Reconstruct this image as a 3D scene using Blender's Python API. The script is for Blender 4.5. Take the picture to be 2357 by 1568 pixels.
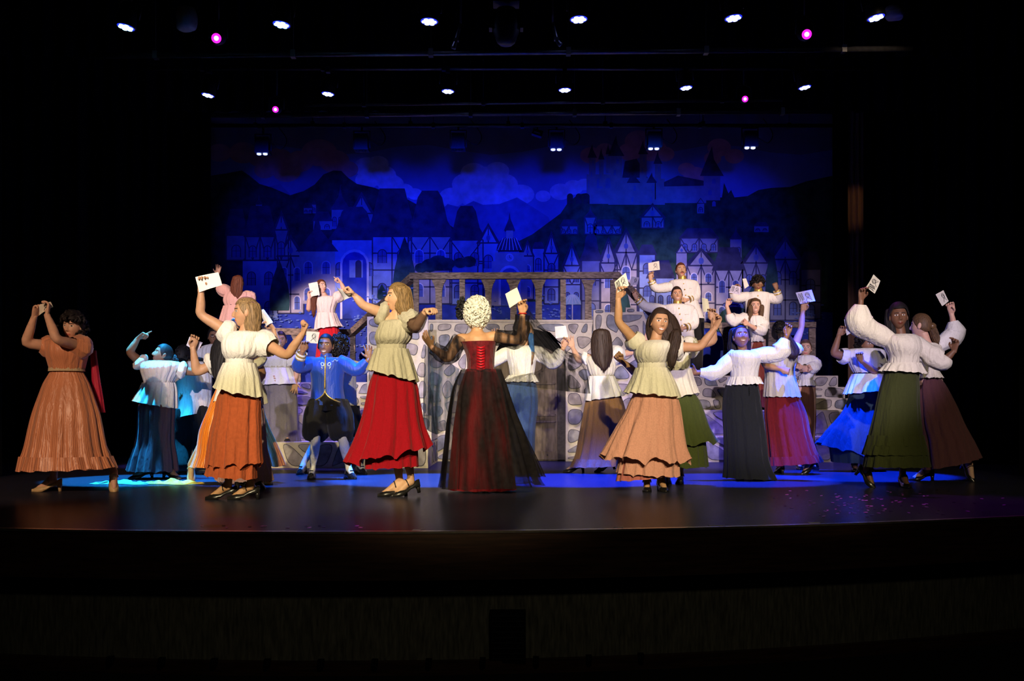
import bpy, bmesh, math, random
from mathutils import Vector, Matrix, noise
R = math.radians
PI = math.pi
for o in list(bpy.data.objects):
    bpy.data.objects.remove(o, do_unlink=True)
scene = bpy.context.scene
COL = scene.collection

# ------------------------------------------------------------------ camera, world, lights, exposure
FPX, CXP, HYP, CAMH = 2357.0, 1178.5, 946.0, 0.70      # focal length and horizon in pixels of the 2357 x 1568 frame
def W(px, py, Y):
    """point of the place seen at pixel (px, py), Y metres in front of the camera; stage floor is z = 0"""
    return Vector(((px-CXP)*Y/FPX, Y, CAMH-(py-HYP)*Y/FPX))
def GY(py):
    """distance of a point of the stage floor seen at pixel row py"""
    return CAMH*FPX/(py-HYP)
cam_d = bpy.data.cameras.new('camera'); cam = bpy.data.objects.new('camera', cam_d); COL.objects.link(cam)
cam.location = (0, 0, CAMH); cam.rotation_euler = (PI/2, 0, 0)
cam_d.sensor_width = 36; cam_d.lens = 36.0
cam_d.shift_y = (HYP-784.0)/2357.0
cam_d.clip_end = 200
scene.camera = cam
scene.view_settings.view_transform = 'Standard'
scene.view_settings.look = 'None'
scene.view_settings.gamma = 1
scene.view_settings.use_curve_mapping = False
scene.view_settings.exposure = 0.0
world = bpy.data.worlds.new('dark house'); scene.world = world; world.use_nodes = True
world.node_tree.nodes['Background'].inputs[0].default_value = (0.4, 0.45, 0.7, 1)
world.node_tree.nodes['Background'].inputs[1].default_value = 0.0012

def spot(name, loc, aim, watts, col, size, blend=0.35, radius=0.08):
    l = bpy.data.lights.new(name, 'SPOT'); l.energy = watts; l.color = col
    l.spot_size = R(size); l.spot_blend = blend; l.shadow_soft_size = radius
    o = bpy.data.objects.new(name, l); COL.objects.link(o); o.location = loc
    o.rotation_euler = (Vector(aim)-Vector(loc)).to_track_quat('-Z', 'Y').to_euler()
    return o
WARM = (1.0, 0.82, 0.47)
# front of house: warm profile spots hung high in the auditorium
spot('front_spot', (-3.6, -7.0, 6.6), (-1.65, 9.0, 0.95), 9000, WARM, 14, 0.6)
spot('front_spot', (0.4, -7.0, 6.6), (-0.5, 9.2, 0.9), 5600, WARM, 17, 0.6)
spot('front_spot', (3.4, -7.0, 6.6), (1.5, 9.2, 0.95), 7200, WARM, 15, 0.6)
spot('front_spot', (-4.8, -6.6, 6.6), (-4.15, 9.0, 0.65), 5600, (1.0, 0.62, 0.38), 10, 0.6)
spot('front_spot', (4.6, -6.6, 6.6), (3.9, 9.2, 1.1), 2200, WARM, 12, 0.7)
# balcony rail: lavender white on the set
spot('balcony_spot', (-2.5, -9.0, 5.0), (-2.3, 14.0, 1.55), 9800, (0.82, 0.74, 1.0), 10.5, 0.35)
spot('balcony_spot', (2.5, -9.0, 5.0), (2.7, 14.4, 1.55), 11000, (0.88, 0.72, 1.0), 12.5, 0.35)
spot('balcony_spot', (0.0, -9.0, 5.0), (-0.1, 14.2, 1.3), 8300, (1.0, 0.84, 0.76), 9, 0.5)
# follow spots on the two landings
spot('follow_spot', (-6.0, -6.0, 7.6), (-3.4, 15.3, 2.25), 27000, (1.0, 0.72, 0.64), 6.4, 0.3)
spot('follow_spot', (7.0, -6.0, 7.6), (2.9, 15.6, 2.55), 19000, (1.0, 0.72, 0.48), 6.4, 0.3)
# added unseen fill over the auditorium that lifts the stage front wall
spot('front_wall_fill', (0.5, 0.5, 4.5), (0.3, 6.2, -0.5), 55, (1.0, 0.9, 0.7), 80, 1.0, 0.3)

# ------------------------------------------------------------------ materials (all procedural)
MATS = {}
def mat(name, col, rough=0.75, spec=0.3, metal=0.0, emit=None, estr=0.0, var=0.12, scale=25.0, bump=0.0, bscale=120.0,
        sheen=0.0, sss=0.0, stripes=None, alpha=None, coat=0.0, stretch=None, wrinkle=0.0, streak=None):
    if name in MATS: return MATS[name]
    m = bpy.data.materials.new(name); m.use_nodes = True; MATS[name] = m
    nt = m.node_tree; N = nt.nodes; L = nt.links
    b = N['Principled BSDF']
    b.inputs['Roughness'].default_value = rough
    b.inputs['Specular IOR Level'].default_value = spec
    b.inputs['Metallic'].default_value = metal
    if sheen: b.inputs['Sheen Weight'].default_value = sheen
    if sss:
        b.inputs['Subsurface Weight'].default_value = sss
        b.inputs['Subsurface Radius'].default_value = (0.012, 0.005, 0.003)
    if coat: b.inputs['Coat Weight'].default_value = coat
    tc = N.new('ShaderNodeTexCoord')
    src = tc.outputs['Object']
    if stretch:
        mp = N.new('ShaderNodeMapping'); mp.inputs['Scale'].default_value = stretch
        L.new(src, mp.inputs['Vector']); src = mp.outputs['Vector']
    nz = N.new('ShaderNodeTexNoise'); nz.inputs['Scale'].default_value = scale; nz.inputs['Detail'].default_value = 4
    L.new(src, nz.inputs['Vector'])
    cr = N.new('ShaderNodeValToRGB')
    c = Vector(col[:3])
    cr.color_ramp.elements[0].color = (*[max(0, x*(1-var*1.6)) for x in c], 1)
    cr.color_ramp.elements[1].color = (*[min(1, x*(1+var*1.6)) for x in c], 1)
    cr.color_ramp.elements[0].position = 0.25; cr.color_ramp.elements[1].position = 0.75
    L.new(nz.outputs['Fac'], cr.inputs['Fac'])
    out = cr.outputs['Color']
    if stripes:
        n, c2, w = stripes
        uv = N.new('ShaderNodeUVMap')
        sep = N.new('ShaderNodeSeparateXYZ'); L.new(uv.outputs['UV'], sep.inputs[0])
        mu = N.new('ShaderNodeMath'); mu.operation = 'MULTIPLY'; mu.inputs[1].default_value = n; L.new(sep.outputs['X'], mu.inputs[0])
        fr = N.new('ShaderNodeMath'); fr.operation = 'FRACT'; L.new(mu.outputs[0], fr.inputs[0])
        lt = N.new('ShaderNodeMath'); lt.operation = 'LESS_THAN'; lt.inputs[1].default_value = w; L.new(fr.outputs[0], lt.inputs[0])
        mx = N.new('ShaderNodeMix'); mx.data_type = 'RGBA'
        L.new(lt.outputs[0], mx.inputs['Factor']); L.new(out, mx.inputs[6]); mx.inputs[7].default_value = (*c2, 1)
        out = mx.outputs[2]
    L.new(out, b.inputs['Base Color'])
    if bump:
        n2 = N.new('ShaderNodeTexNoise'); n2.inputs['Scale'].default_value = bscale; n2.inputs['Detail'].default_value = 3
        L.new(src, n2.inputs['Vector'])
        bp = N.new('ShaderNodeBump'); bp.inputs['Strength'].default_value = bump; bp.inputs['Distance'].default_value = 0.01
        L.new(n2.outputs['Fac'], bp.inputs['Height']); L.new(bp.outputs['Normal'], b.inputs['Normal'])
    if wrinkle:
        m3 = N.new('ShaderNodeMapping'); m3.inputs['Scale'].default_value = (1, 1, 0.22); L.new(tc.outputs['Object'], m3.inputs['Vector'])
        n3 = N.new('ShaderNodeTexNoise'); n3.inputs['Scale'].default_value = 26; n3.inputs['Detail'].default_value = 5; n3.inputs['Distortion'].default_value = 0.6; L.new(m3.outputs['Vector'], n3.inputs['Vector'])
        b3 = N.new('ShaderNodeBump'); b3.inputs['Strength'].default_value = wrinkle; b3.inputs['Distance'].default_value = 0.03; L.new(n3.outputs['Fac'], b3.inputs['Height'])
        if bump: L.new(bp.outputs['Normal'], b3.inputs['Normal'])
        L.new(b3.outputs['Normal'], b.inputs['Normal'])
    if streak:      # sheer cloth: denser and thinner streaks along its fall
        m4 = N.new('ShaderNodeMapping'); m4.inputs['Scale'].default_value = (1, 1, 0.10); L.new(tc.outputs['Object'], m4.inputs['Vector'])
        n4 = N.new('ShaderNodeTexNoise'); n4.inputs['Scale'].default_value = streak[2]; n4.inputs['Detail'].default_value = 4; L.new(m4.outputs['Vector'], n4.inputs['Vector'])
        r4 = N.new('ShaderNodeMapRange'); r4.inputs['From Min'].default_value = 0.36; r4.inputs['From Max'].default_value = 0.64; r4.inputs['To Min'].default_value = streak[0]; r4.inputs['To Max'].default_value = streak[1]
        L.new(n4.outputs['Fac'], r4.inputs['Value']); L.new(r4.outputs['Result'], b.inputs['Alpha'])
    if emit:
        b.inputs['Emission Color'].default_value = (*emit, 1); b.inputs['Emission Strength'].default_value = estr
    if alpha is not None:
        b.inputs['Alpha'].default_value = alpha
    return m
def cloth(name, col, **k):
    k.setdefault('rough', 0.85); k.setdefault('spec', 0.15); k.setdefault('bump', 0.10); k.setdefault('bscale', 220.0); k.setdefault('sheen', 0.1); k.setdefault('scale', 90.0); k.setdefault('wrinkle', 0.55)
    k['var'] = min(0.07, k.get('var', 0.05))
    return mat(name, col, **k)

# ------------------------------------------------------------------ object helpers
def link(name, me, parent=None, label=None, cat=None, group=None, kind=None):
    o = bpy.data.objects.new(name, me); COL.objects.link(o)
    if parent is not None: o.parent = parent
    if label: o['label'] = label
    if cat: o['category'] = cat
    if group: o['group'] = group
    if kind: o['kind'] = kind
    return o
def empty(name, loc, label, cat, group=None, kind=None):
    o = link(name, None, None, label, cat, group, kind)
    o.empty_display_size = 0.1; o.location = loc
    return o
class MB:
    """collects vertices and faces in world coordinates; build() links them as one mesh under a parent that is not rotated"""
    def __init__(s): s.v = []; s.f = []; s.m = []; s.uv = []; s.sm = []
    def add(s, vs, fs, m=0, uvs=None, smooth=True):
        b = len(s.v); s.v += [Vector(v) for v in vs]
        for i, f in enumerate(fs):
            s.f.append([b+j for j in f]); s.m.append(m[i] if isinstance(m, list) else m); s.sm.append(smooth)
            s.uv.append(uvs[i] if uvs else None)
        return s
    def box(s, c, d, m=0, rot=None):
        c = Vector(c); hx, hy, hz = d[0]/2, d[1]/2, d[2]/2
        vs = [Vector((x, y, z)) for z in (-hz, hz) for y in (-hy, hy) for x in (-hx, hx)]
        if rot is not None: vs = [rot @ v for v in vs]
        return s.add([c+v for v in vs], [(0,2,3,1),(4,5,7,6),(0,1,5,4),(2,6,7,3),(0,4,6,2),(1,3,7,5)], m, smooth=False)
    def beam(s, a, b, w, h, m=0):
        a = Vector(a); b = Vector(b); d = (b-a)
        z = d.normalized(); up = Vector((0,0,1)) if abs(z.z) < 0.9 else Vector((0,1,0))
        x = z.cross(up).normalized(); y = x.cross(z)
        rot = Matrix((x, z, y)).transposed()
        return s.box((a+b)/2, (w, d.length, h), m, rot)
    def tube(s, pts, rad, n=12, m=0, cap=True, smooth_pts=0, fold=None):
        """rad: number or list of numbers or of (r_side, r_depth)"""
        P = [Vector(p) for p in pts]
        Rr = [rad]*len(P) if not isinstance(rad, (list, tuple)) else list(rad)
        Rr = [(r, r) if not isinstance(r, (list, tuple)) else r for r in Rr]
        if smooth_pts:
            P2 = []; R2 = []
            for i in range(len(P)-1):
                p0, p1, p2, p3 = P[max(i-1,0)], P[i], P[i+1], P[min(i+2,len(P)-1)]
                for k in range(smooth_pts):
                    t = k/smooth_pts
                    P2.append(0.5*((2*p1)+(p2-p0)*t+(2*p0-5*p1+4*p2-p3)*t*t+(3*p1-p0-3*p2+p3)*t**3))
                    tt = t*t*(3-2*t)
                    R2.append(tuple(Rr[i][j]*(1-tt)+Rr[i+1][j]*tt for j in (0,1)))
            P2.append(P[-1]); R2.append(Rr[-1]); P, Rr = P2, R2
        rings = []; px = None
        for i, p in enumerate(P):
            d = (P[min(i+1,len(P)-1)]-P[max(i-1,0)])
            if d.length < 1e-9: d = Vector((0,0,1))
            d.normalize()
            if px is None:
                ref = Vector((0,1,0)) if abs(d.y) < 0.9 else Vector((1,0,0))
                px = ref.cross(d).normalized()
            px = (px-d*px.dot(d))
            if px.length < 1e-6: px = d.orthogonal()
            px.normalize(); py = d.cross(px)
            ring = []
            for k in range(n):
                a = 2*PI*k/n
                f = 1.0 if fold is None else fold(a, i/max(1,len(P)-1))
                ring.append(p+px*math.cos(a)*Rr[i][0]*f+py*math.sin(a)*Rr[i][1]*f)
            rings.append(ring)
        return s.loft(rings, m, cap)
    def loft(s, rings, m=0, cap=False, smooth=True):
        n = len(rings[0]); vs = [v for r in rings for v in r]; fs = []; uvs = []
        H = len(rings)
        for i in range(H-1):
            for k in range(n):
                k2 = (k+1) % n
                fs.append((i*n+k, i*n+k2, (i+1)*n+k2, (i+1)*n+k))
                u0, u1, v0, v1 = k/n, (k+1)/n, 1-i/(H-1), 1-(i+1)/(H-1)
                uvs.append(((u0,v0),(u1,v0),(u1,v1),(u0,v1)))
        if cap:
            fs.append(tuple(range(n-1,-1,-1))); uvs.append(None)
            fs.append(tuple((H-1)*n+k for k in range(n))); uvs.append(None)
        return s.add(vs, fs, m, uvs, smooth)
    def ell(s, c, r, n=12, h=8, m=0, rot=None):
        rings = []
        for i in range(h+1):
            a = -PI/2+PI*i/h
            ca, sa = max(0.02, math.cos(a)), math.sin(a)
            rings.append([Vector((r[0]*ca*math.cos(2*PI*k/n), r[1]*ca*math.sin(2*PI*k/n), r[2]*sa)) for k in range(n)])
        rings = [[Vector(c)+((rot @ v) if rot is not None else v) for v in q] for q in rings]
        return s.loft(rings, m, True)
    def cyl(s, a, b, r0, r1=None, n=16, m=0):
        return s.tube([a, b], [r0, r0 if r1 is None else r1], n, m)
    def poly(s, pts, thick, nrm, m=0):
        """flat polygon with thickness, front face first point order counter-clockwise seen from nrm"""
        nrm = Vector(nrm); P = [Vector(p) for p in pts]; n = len(P)
        vs = P+[p-nrm*thick for p in P]
        fs = [tuple(range(n)), tuple(range(2*n-1, n-1, -1))]+[(i, i+n, (i+1)%n+n, (i+1)%n) for i in range(n)]
        return s.add(vs, fs, m, smooth=False)
    def mesh(s, name, mats, origin=None):
        o = Vector(origin) if origin is not None else Vector((0,0,0))
        me = bpy.data.meshes.new(name)
        me.from_pydata([tuple(v-o) for v in s.v], [], s.f)
        for mm in mats: me.materials.append(mm)
        me.polygons.foreach_set('material_index', s.m)
        me.polygons.foreach_set('use_smooth', s.sm)
        if any(u for u in s.uv):
            ul = me.uv_layers.new(name='UVMap')
            flat = []
            for f, u in zip(s.f, s.uv):
                for j in range(len(f)): flat += list(u[j]) if u else [0.0, 0.0]
            ul.data.foreach_set('uv', flat)
        me.update()
        return me
    def build(s, name, mats, parent=None, **k):
        if not isinstance(mats, (list, tuple)): mats = [mats]
        if parent is not None:
            w = Vector((0,0,0)); p = parent
            while p is not None: w += p.location; p = p.parent
            return link(name, s.mesh(name, mats, w), parent, **k)
        # a thing of one mesh: origin at its base centre
        lo = Vector([min(v[i] for v in s.v) for i in range(3)]); hi = Vector([max(v[i] for v in s.v) for i in range(3)])
        org = Vector(((lo.x+hi.x)/2, (lo.y+hi.y)/2, lo.z))
        o = link(name, s.mesh(name, mats, org), None, **k); o.location = org
        return o
def crom(vals, n):
    """Catmull-Rom resampling of a list of tuples into n samples"""
    out = []; K = len(vals)-1
    for i in range(n):
        x = K*i/(n-1); j = min(int(x), K-1); t = x-j
        p0, p1, p2, p3 = vals[max(j-1,0)], vals[j], vals[j+1], vals[min(j+2,K)]
        out.append(tuple(0.5*((2*b)+(c-a)*t+(2*a-5*b+4*c-d)*t*t+(3*b-a-3*c+d)*t**3) for a, b, c, d in zip(p0,p1,p2,p3)))
    return out

# ------------------------------------------------------------------ building people
def sstep(a, b, x):
    t = max(0.0, min(1.0, (x-a)/(b-a))); return t*t*(3-2*t)
def gs(x, w): return math.exp(-(x/w)**2)
def make_head(smile):
    """head in its own frame: face towards -Y, chin at -0.116, crown at +0.116; materials 0 skin 1 lips 2 eye white 3 iris 4 brow 5 teeth"""
    a, bf, bb, c = 0.074, 0.086, 0.100, 0.116
    us = [-PI+i*(PI-1.15)/11 for i in range(11)]+[-1.15+i*2.30/42 for i in range(43)]+[1.15+(i+1)*(PI-1.15)/11 for i in range(10)]
    zs = [-c*math.cos(0.12+i*0.62/6) for i in range(6)]
    z0 = zs[-1]; zs += [z0+(i+1)*(0.042-z0)/42 for i in range(42)]
    zs += [c*math.sin(math.asin(0.042/c)+(i+1)*(PI/2-0.1-math.asin(0.042/c))/11) for i in range(11)]
    vs = []; nu = len(us)
    for z in zs:
        cv = math.sqrt(max(0.0, 1-(z/c)**2)); cv = cv**0.85
        t = sstep(-0.015, -0.112, z)
        for u in us:
            x = a*math.sin(u)*cv*(1-0.30*t)
            cu = math.cos(u)
            y = -(bf if cu > 0 else bb*(1-0.5*t))*cu*cv
            if cu > 0:
                y -= 0.006*t*cu
                w = sstep(0.0, 0.35, cu); ax = abs(x)
                g = sstep(0.024, -0.028, z)*(1-sstep(-0.033, -0.046, z))
                d = 0.023*gs(x, 0.0085+0.006*sstep(-0.01, -0.034, z))*g
                d += 0.004*gs(z-0.030, 0.010)*gs(x, 0.05)
                d -= 0.008*gs(ax-0.031, 0.017)*gs(z-0.006, 0.013)
                d += 0.004*gs(ax-0.031, 0.010)*gs(z-0.006, 0.007)
                d += 0.006*gs(x, 0.022)*gs(z+0.067, 0.011)
                d += 0.006*gs(x, 0.020)*gs(z+0.102, 0.013)
                d += 0.004*gs(ax-0.040, 0.018)*gs(z+0.032, 0.018)
                y -= d*w
            vs.append(Vector((x, y, z)))
    fs = []; ms = []
    for i in range(len(zs)-1):
        for k in range(nu):
            k2 = (k+1) % nu
            q = (i*nu+k, i*nu+k2, (i+1)*nu+k2, (i+1)*nu+k); fs.append(q)
            p = (vs[q[0]]+vs[q[1]]+vs[q[2]]+vs[q[3]])/4; m = 0
            if p.y < -0.03:
                x, z = abs(p.x), p.z
                zc = -0.067+(14.0 if smile else 4.0)*x*x
                if ((x-0.031)/0.0145)**2+((z-0.006)/0.0068)**2 < 1:
                    m = 3 if ((x-0.031)/0.0066)**2+((z-0.006)/0.0066)**2 < 1 else 2
                elif 0.013 < x < 0.050 and abs(z-(0.027-6.0*(x-0.034)**2)) < 0.0036: m = 4
                elif smile and (x/0.023)**2+((z-zc-0.001)/0.0048)**2 < 1: m = 5
                elif (x/(0.030 if smile else 0.024))**2+((z-zc)/0.0098)**2 < 1: m = 1
            ms.append(m)
    fs.append(tuple(range(nu-1, -1, -1))); ms.append(0)
    fs.append(tuple((len(zs)-1)*nu+k for k in range(nu))); ms.append(0)
    mb = MB(); mb.add(vs, fs, ms)
    for sx in (-1, 1):
        mb.ell((sx*0.076, 0.006, -0.006), (0.010, 0.020, 0.032), 10, 7, 0, Matrix.Rotation(R(-12), 3, 'X'))
    return mb
HEADS = {False: make_head(False), True: make_head(True)}

def remeshed(mb, voxel, smooth_it, factor=0.5):
    me = mb.mesh('tmp', [])
    o = bpy.data.objects.new('tmp', me); COL.objects.link(o)
    r = o.modifiers.new('r', 'REMESH'); r.mode = 'VOXEL'; r.voxel_size = voxel
    s = o.modifiers.new('s', 'SMOOTH'); s.iterations = smooth_it; s.factor = factor
    dg = bpy.context.evaluated_depsgraph_get(); dg.update()
    ev = o.evaluated_get(dg).to_mesh()
    vs = [v.co.copy() for v in ev.vertices]; fs = [tuple(p.vertices) for p in ev.polygons]
    o.evaluated_get(dg).to_mesh_clear()
    bpy.data.objects.remove(o); bpy.data.meshes.remove(me)
    return vs, fs
def make_hand(curls, spread, thumb):
    """wrist at the origin, fingers +Z, palm faces -Y, thumb on the +X side (a right hand)"""
    mb = MB()
    mb.tube([(0,0,-0.02),(0,0,0.012),(0.002,-0.002,0.05),(0.0,-0.002,0.088)], [(0.026,0.019),(0.030,0.018),(0.041,0.016),(0.040,0.013)], 14)
    for i, (x, L, c) in enumerate(((0.031,0.070,curls[0]),(0.011,0.079,curls[1]),(-0.010,0.074,curls[2]),(-0.030,0.060,curls[3]))):
        p = Vector((x, -0.002, 0.082)); pts = [p]; a = 0.0
        for k, fr in enumerate((0.46, 0.30, 0.24)):
            a += c*(0.9, 1.15, 0.8)[k]
            p = p+Vector((math.sin(spread*(x/0.03))*math.cos(a), -math.sin(a), math.cos(a)))*L*fr; pts.append(p)
        mb.tube(pts, [0.0098, 0.0092, 0.0085, 0.0072], 8, smooth_pts=2)
    tb = Vector((0.032, -0.006, 0.030)); th = Vector(thumb[0]).normalized(); th2 = Vector(thumb[1]).normalized()
    mb.tube([Vector((0.016,-0.004,0.016)), tb, tb+th*0.034, tb+th*0.034+th2*0.030], [0.016, 0.0135, 0.0108, 0.0085], 8, smooth_pts=2)
    return remeshed(mb, 0.0042, 4, 0.4)
HANDS = {
    'hold': make_hand((0.62, 0.72, 0.85, 0.95), 0.10, ((0.25,-0.75,0.75), (-0.45,-0.55,0.75))),
    'fist': make_hand((1.35, 1.40, 1.42, 1.45), 0.03, ((0.15,-0.85,0.60), (-0.85,-0.35,0.30))),
    'open': make_hand((0.12, 0.20, 0.28, 0.36), 0.22, ((0.85,-0.20,0.60), (0.55,-0.15,0.85))),
    'thumb': make_hand((1.30, 1.38, 1.40, 1.42), 0.03, ((0.75,-0.20,0.70), (0.35,-0.10,0.95))),
    'point': make_hand((0.10, 1.10, 1.25, 1.35), 0.06, ((0.15,-0.80,0.60), (-0.75,-0.35,0.50))),
}
SKIN = {'fair': (0.66,0.40,0.29), 'light': (0.62,0.36,0.22), 'tan': (0.50,0.27,0.14), 'brown': (0.28,0.14,0.075), 'dark': (0.17,0.080,0.042)}
def skin_mats(k):
    c = SKIN[k]
    lip = tuple(x*y for x, y in zip(c, (0.85, 0.42, 0.45)))
    return [mat('skin_'+k, c, 0.52, 0.4, var=0.05, scale=30, sss=0.12), mat('lips_'+k, lip, 0.4, 0.4, var=0.05),
            mat('eye_white', (0.75,0.73,0.70), 0.25, 0.5, var=0.02), mat('eye_iris', (0.03,0.018,0.012), 0.15, 0.5, var=0.02),
            mat('brow', (0.02,0.013,0.010), 0.8, var=0.05), mat('teeth', (0.85,0.82,0.76), 0.3, 0.5, var=0.02)]

def fold_fn(k, rng):
    ph = [rng.uniform(0, 6.28) for _ in range(4)]; k2 = max(3, int(k*0.62)); k3 = max(2, int(k*1.55))
    dr = rng.uniform(-0.8, 0.8)
    sh = lambda x: 2*abs(math.sin(x/2))**0.75-1.15
    return lambda a, t: 0.46*sh(k*a+ph[0]+dr*t+0.7*math.sin(2*a+ph[3]))+0.30*math.sin(k2*a+ph[1]-dr*t)+0.24*sh(k3*a+ph[2]+0.5*math.sin(3*a))
def garment(parent, name, material, Y, rows, ratio=0.85, folds=(14, 0.01, 0.06), hemw=0.008, n=120, m=20, seed=1, dy=0.0, bust=None,
            grow=0.0, double=True, power=0.75, label=None):
    """a surface of revolution-like cloth from silhouette rows (y | (y left, y right), x left, x right[, half depth in metres])"""
    rng = random.Random(seed); ff = fold_fn(folds[0], rng)
    if name in ('peplum',) or (name == 'ruffle' and m in (6,7) and grow == 0): grow += 0.016
    V = []
    for r in rows:
        yl, yr = r[0] if isinstance(r[0], tuple) else (r[0], r[0])
        a = W(r[1], yl, Y); b = W(r[2], yr, Y)
        hw = (b.x-a.x)/2
        V.append(((a.x+b.x)/2, hw+grow, (a.z+b.z)/2, (b.z-a.z)/2, (r[3] if len(r) > 3 else hw*ratio)+grow))
    V = crom(V, m); rings = []; folds = (folds[0], folds[1]*1.9, folds[2]*1.5) if name not in ('skirt','overskirt','peplum','tulle_skirt') else (int(folds[0]*1.25), folds[1]*2.2, folds[2]*1.75)
    for i, (cx, hw, z, tz, hd) in enumerate(V):
        t = i/(m-1); amp = folds[1]+(folds[2]-folds[1])*t**power; ring = []
        if name in ('skirt','overskirt'): tk = 0.020*(1-sstep(0.0, 0.20, t)); hw -= tk; hd -= tk
        gat = 0.016*(math.exp(-(t/0.16)**2)+(math.exp(-((1-t)/0.16)**2) if name in ('blouse','bodice') else 0)) if name in ('skirt','blouse','bodice','ruffle','peplum') else 0.0
        for k in range(n):
            a = 2*PI*k/n; f = 1+amp*(ff(a, t)-0.12)+gat*math.sin(38*a+2*math.sin(3*a+seed)); ca, sa = math.cos(a), math.sin(a)
            y = hd*sa*f
            if bust:
                yaw, t0, w, am = bust
                dt = max(0.0, -sa*math.cos(yaw)+ca*math.sin(yaw))
                g = am*dt*math.exp(-((t-t0)/w)**2)
                y -= g*math.cos(yaw)*0.9; ex = g*math.sin(yaw)*0.3
            else: ex = 0
            ring.append(Vector((cx+hw*ca*f+ex, Y+dy+y, z+tz*ca+hemw*ff(a*1.0, 3.0)*t**5)))
        rings.append(ring)
    mb = MB(); mb.loft(rings, 0, False)
    return mb.build(name, material, parent, label=label)
def hair_grid(mb, M, lo, sx=1.0, ridge=0.004, seed=0, grow=0.0, face=0.066):
    """cap of hair over the skull; lo = height of the hair edge at the nape"""
    rng = random.Random(seed); ph = rng.uniform(0, 6)
    a, bf, bb, c = 0.081+grow, 0.094+grow, 0.110+grow, 0.126+grow
    nu, nv = 56, 26; vs = []; fs = []
    def edge(u):
        u = abs(u)
        if u < 0.75: return face
        if u < 1.45: return face+(-0.028-face)*(u-0.75)/0.70
        return -0.028+(lo+0.028)*min(1, (u-1.45)/0.8)
    for i in range(nv+1):
        for k in range(nu):
            u = -PI+2*PI*k/nu; e = edge(u); z = e+(c*0.998-e)*(i/nv)**0.8
            cv = math.sqrt(max(0.0004, 1-(z/c)**2))**0.9 if z > -c else 0.1
            f = 1+ridge*12*math.sin(19*u+ph+2*math.sin(3*u))*0.3
            if i == 0: f *= 0.93
            cu = math.cos(u)
            vs.append(M @ Vector((a*sx*math.sin(u)*cv*f, -(bf if cu > 0 else bb)*cu*cv*f, z)))
    for i in range(nv):
        for k in range(nu):
            k2 = (k+1) % nu; fs.append((i*nu+k, i*nu+k2, (i+1)*nu+k2, (i+1)*nu+k))
    fs.append(tuple(nv*nu+k for k in range(nu)))
    mb.add(vs, fs, 0)
def curls(mb, c, r, n, rc, seed=0, keep=None, M=None):
    rng = random.Random(seed)
    for i in range(n):
        while True:
            d = Vector((rng.gauss(0,1), rng.gauss(0,1), rng.gauss(0,1))).normalized()
            if keep is None or keep(d): break
        p = Vector((d.x*r[0], d.y*r[1], d.z*r[2]))
        ax = Vector((rng.gauss(0,1), rng.gauss(0,1), rng.gauss(0,1))).normalized()
        e1 = ax.orthogonal().normalized(); e2 = ax.cross(e1); h = rng.uniform(0.4, 1.2)
        pts = [p+(e1*math.cos(t*1.15)+e2*math.sin(t*1.15))*rc*(1-0.04*t)+ax*rc*h*(t-4)*0.22 for t in range(9)]
        if M is not None: pts = [M @ q for q in pts]
        else: pts = [Vector(c)+q for q in pts]
        mb.tube(pts, [rc*0.42]*8+[rc*0.2], 5, smooth_pts=0)

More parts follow.
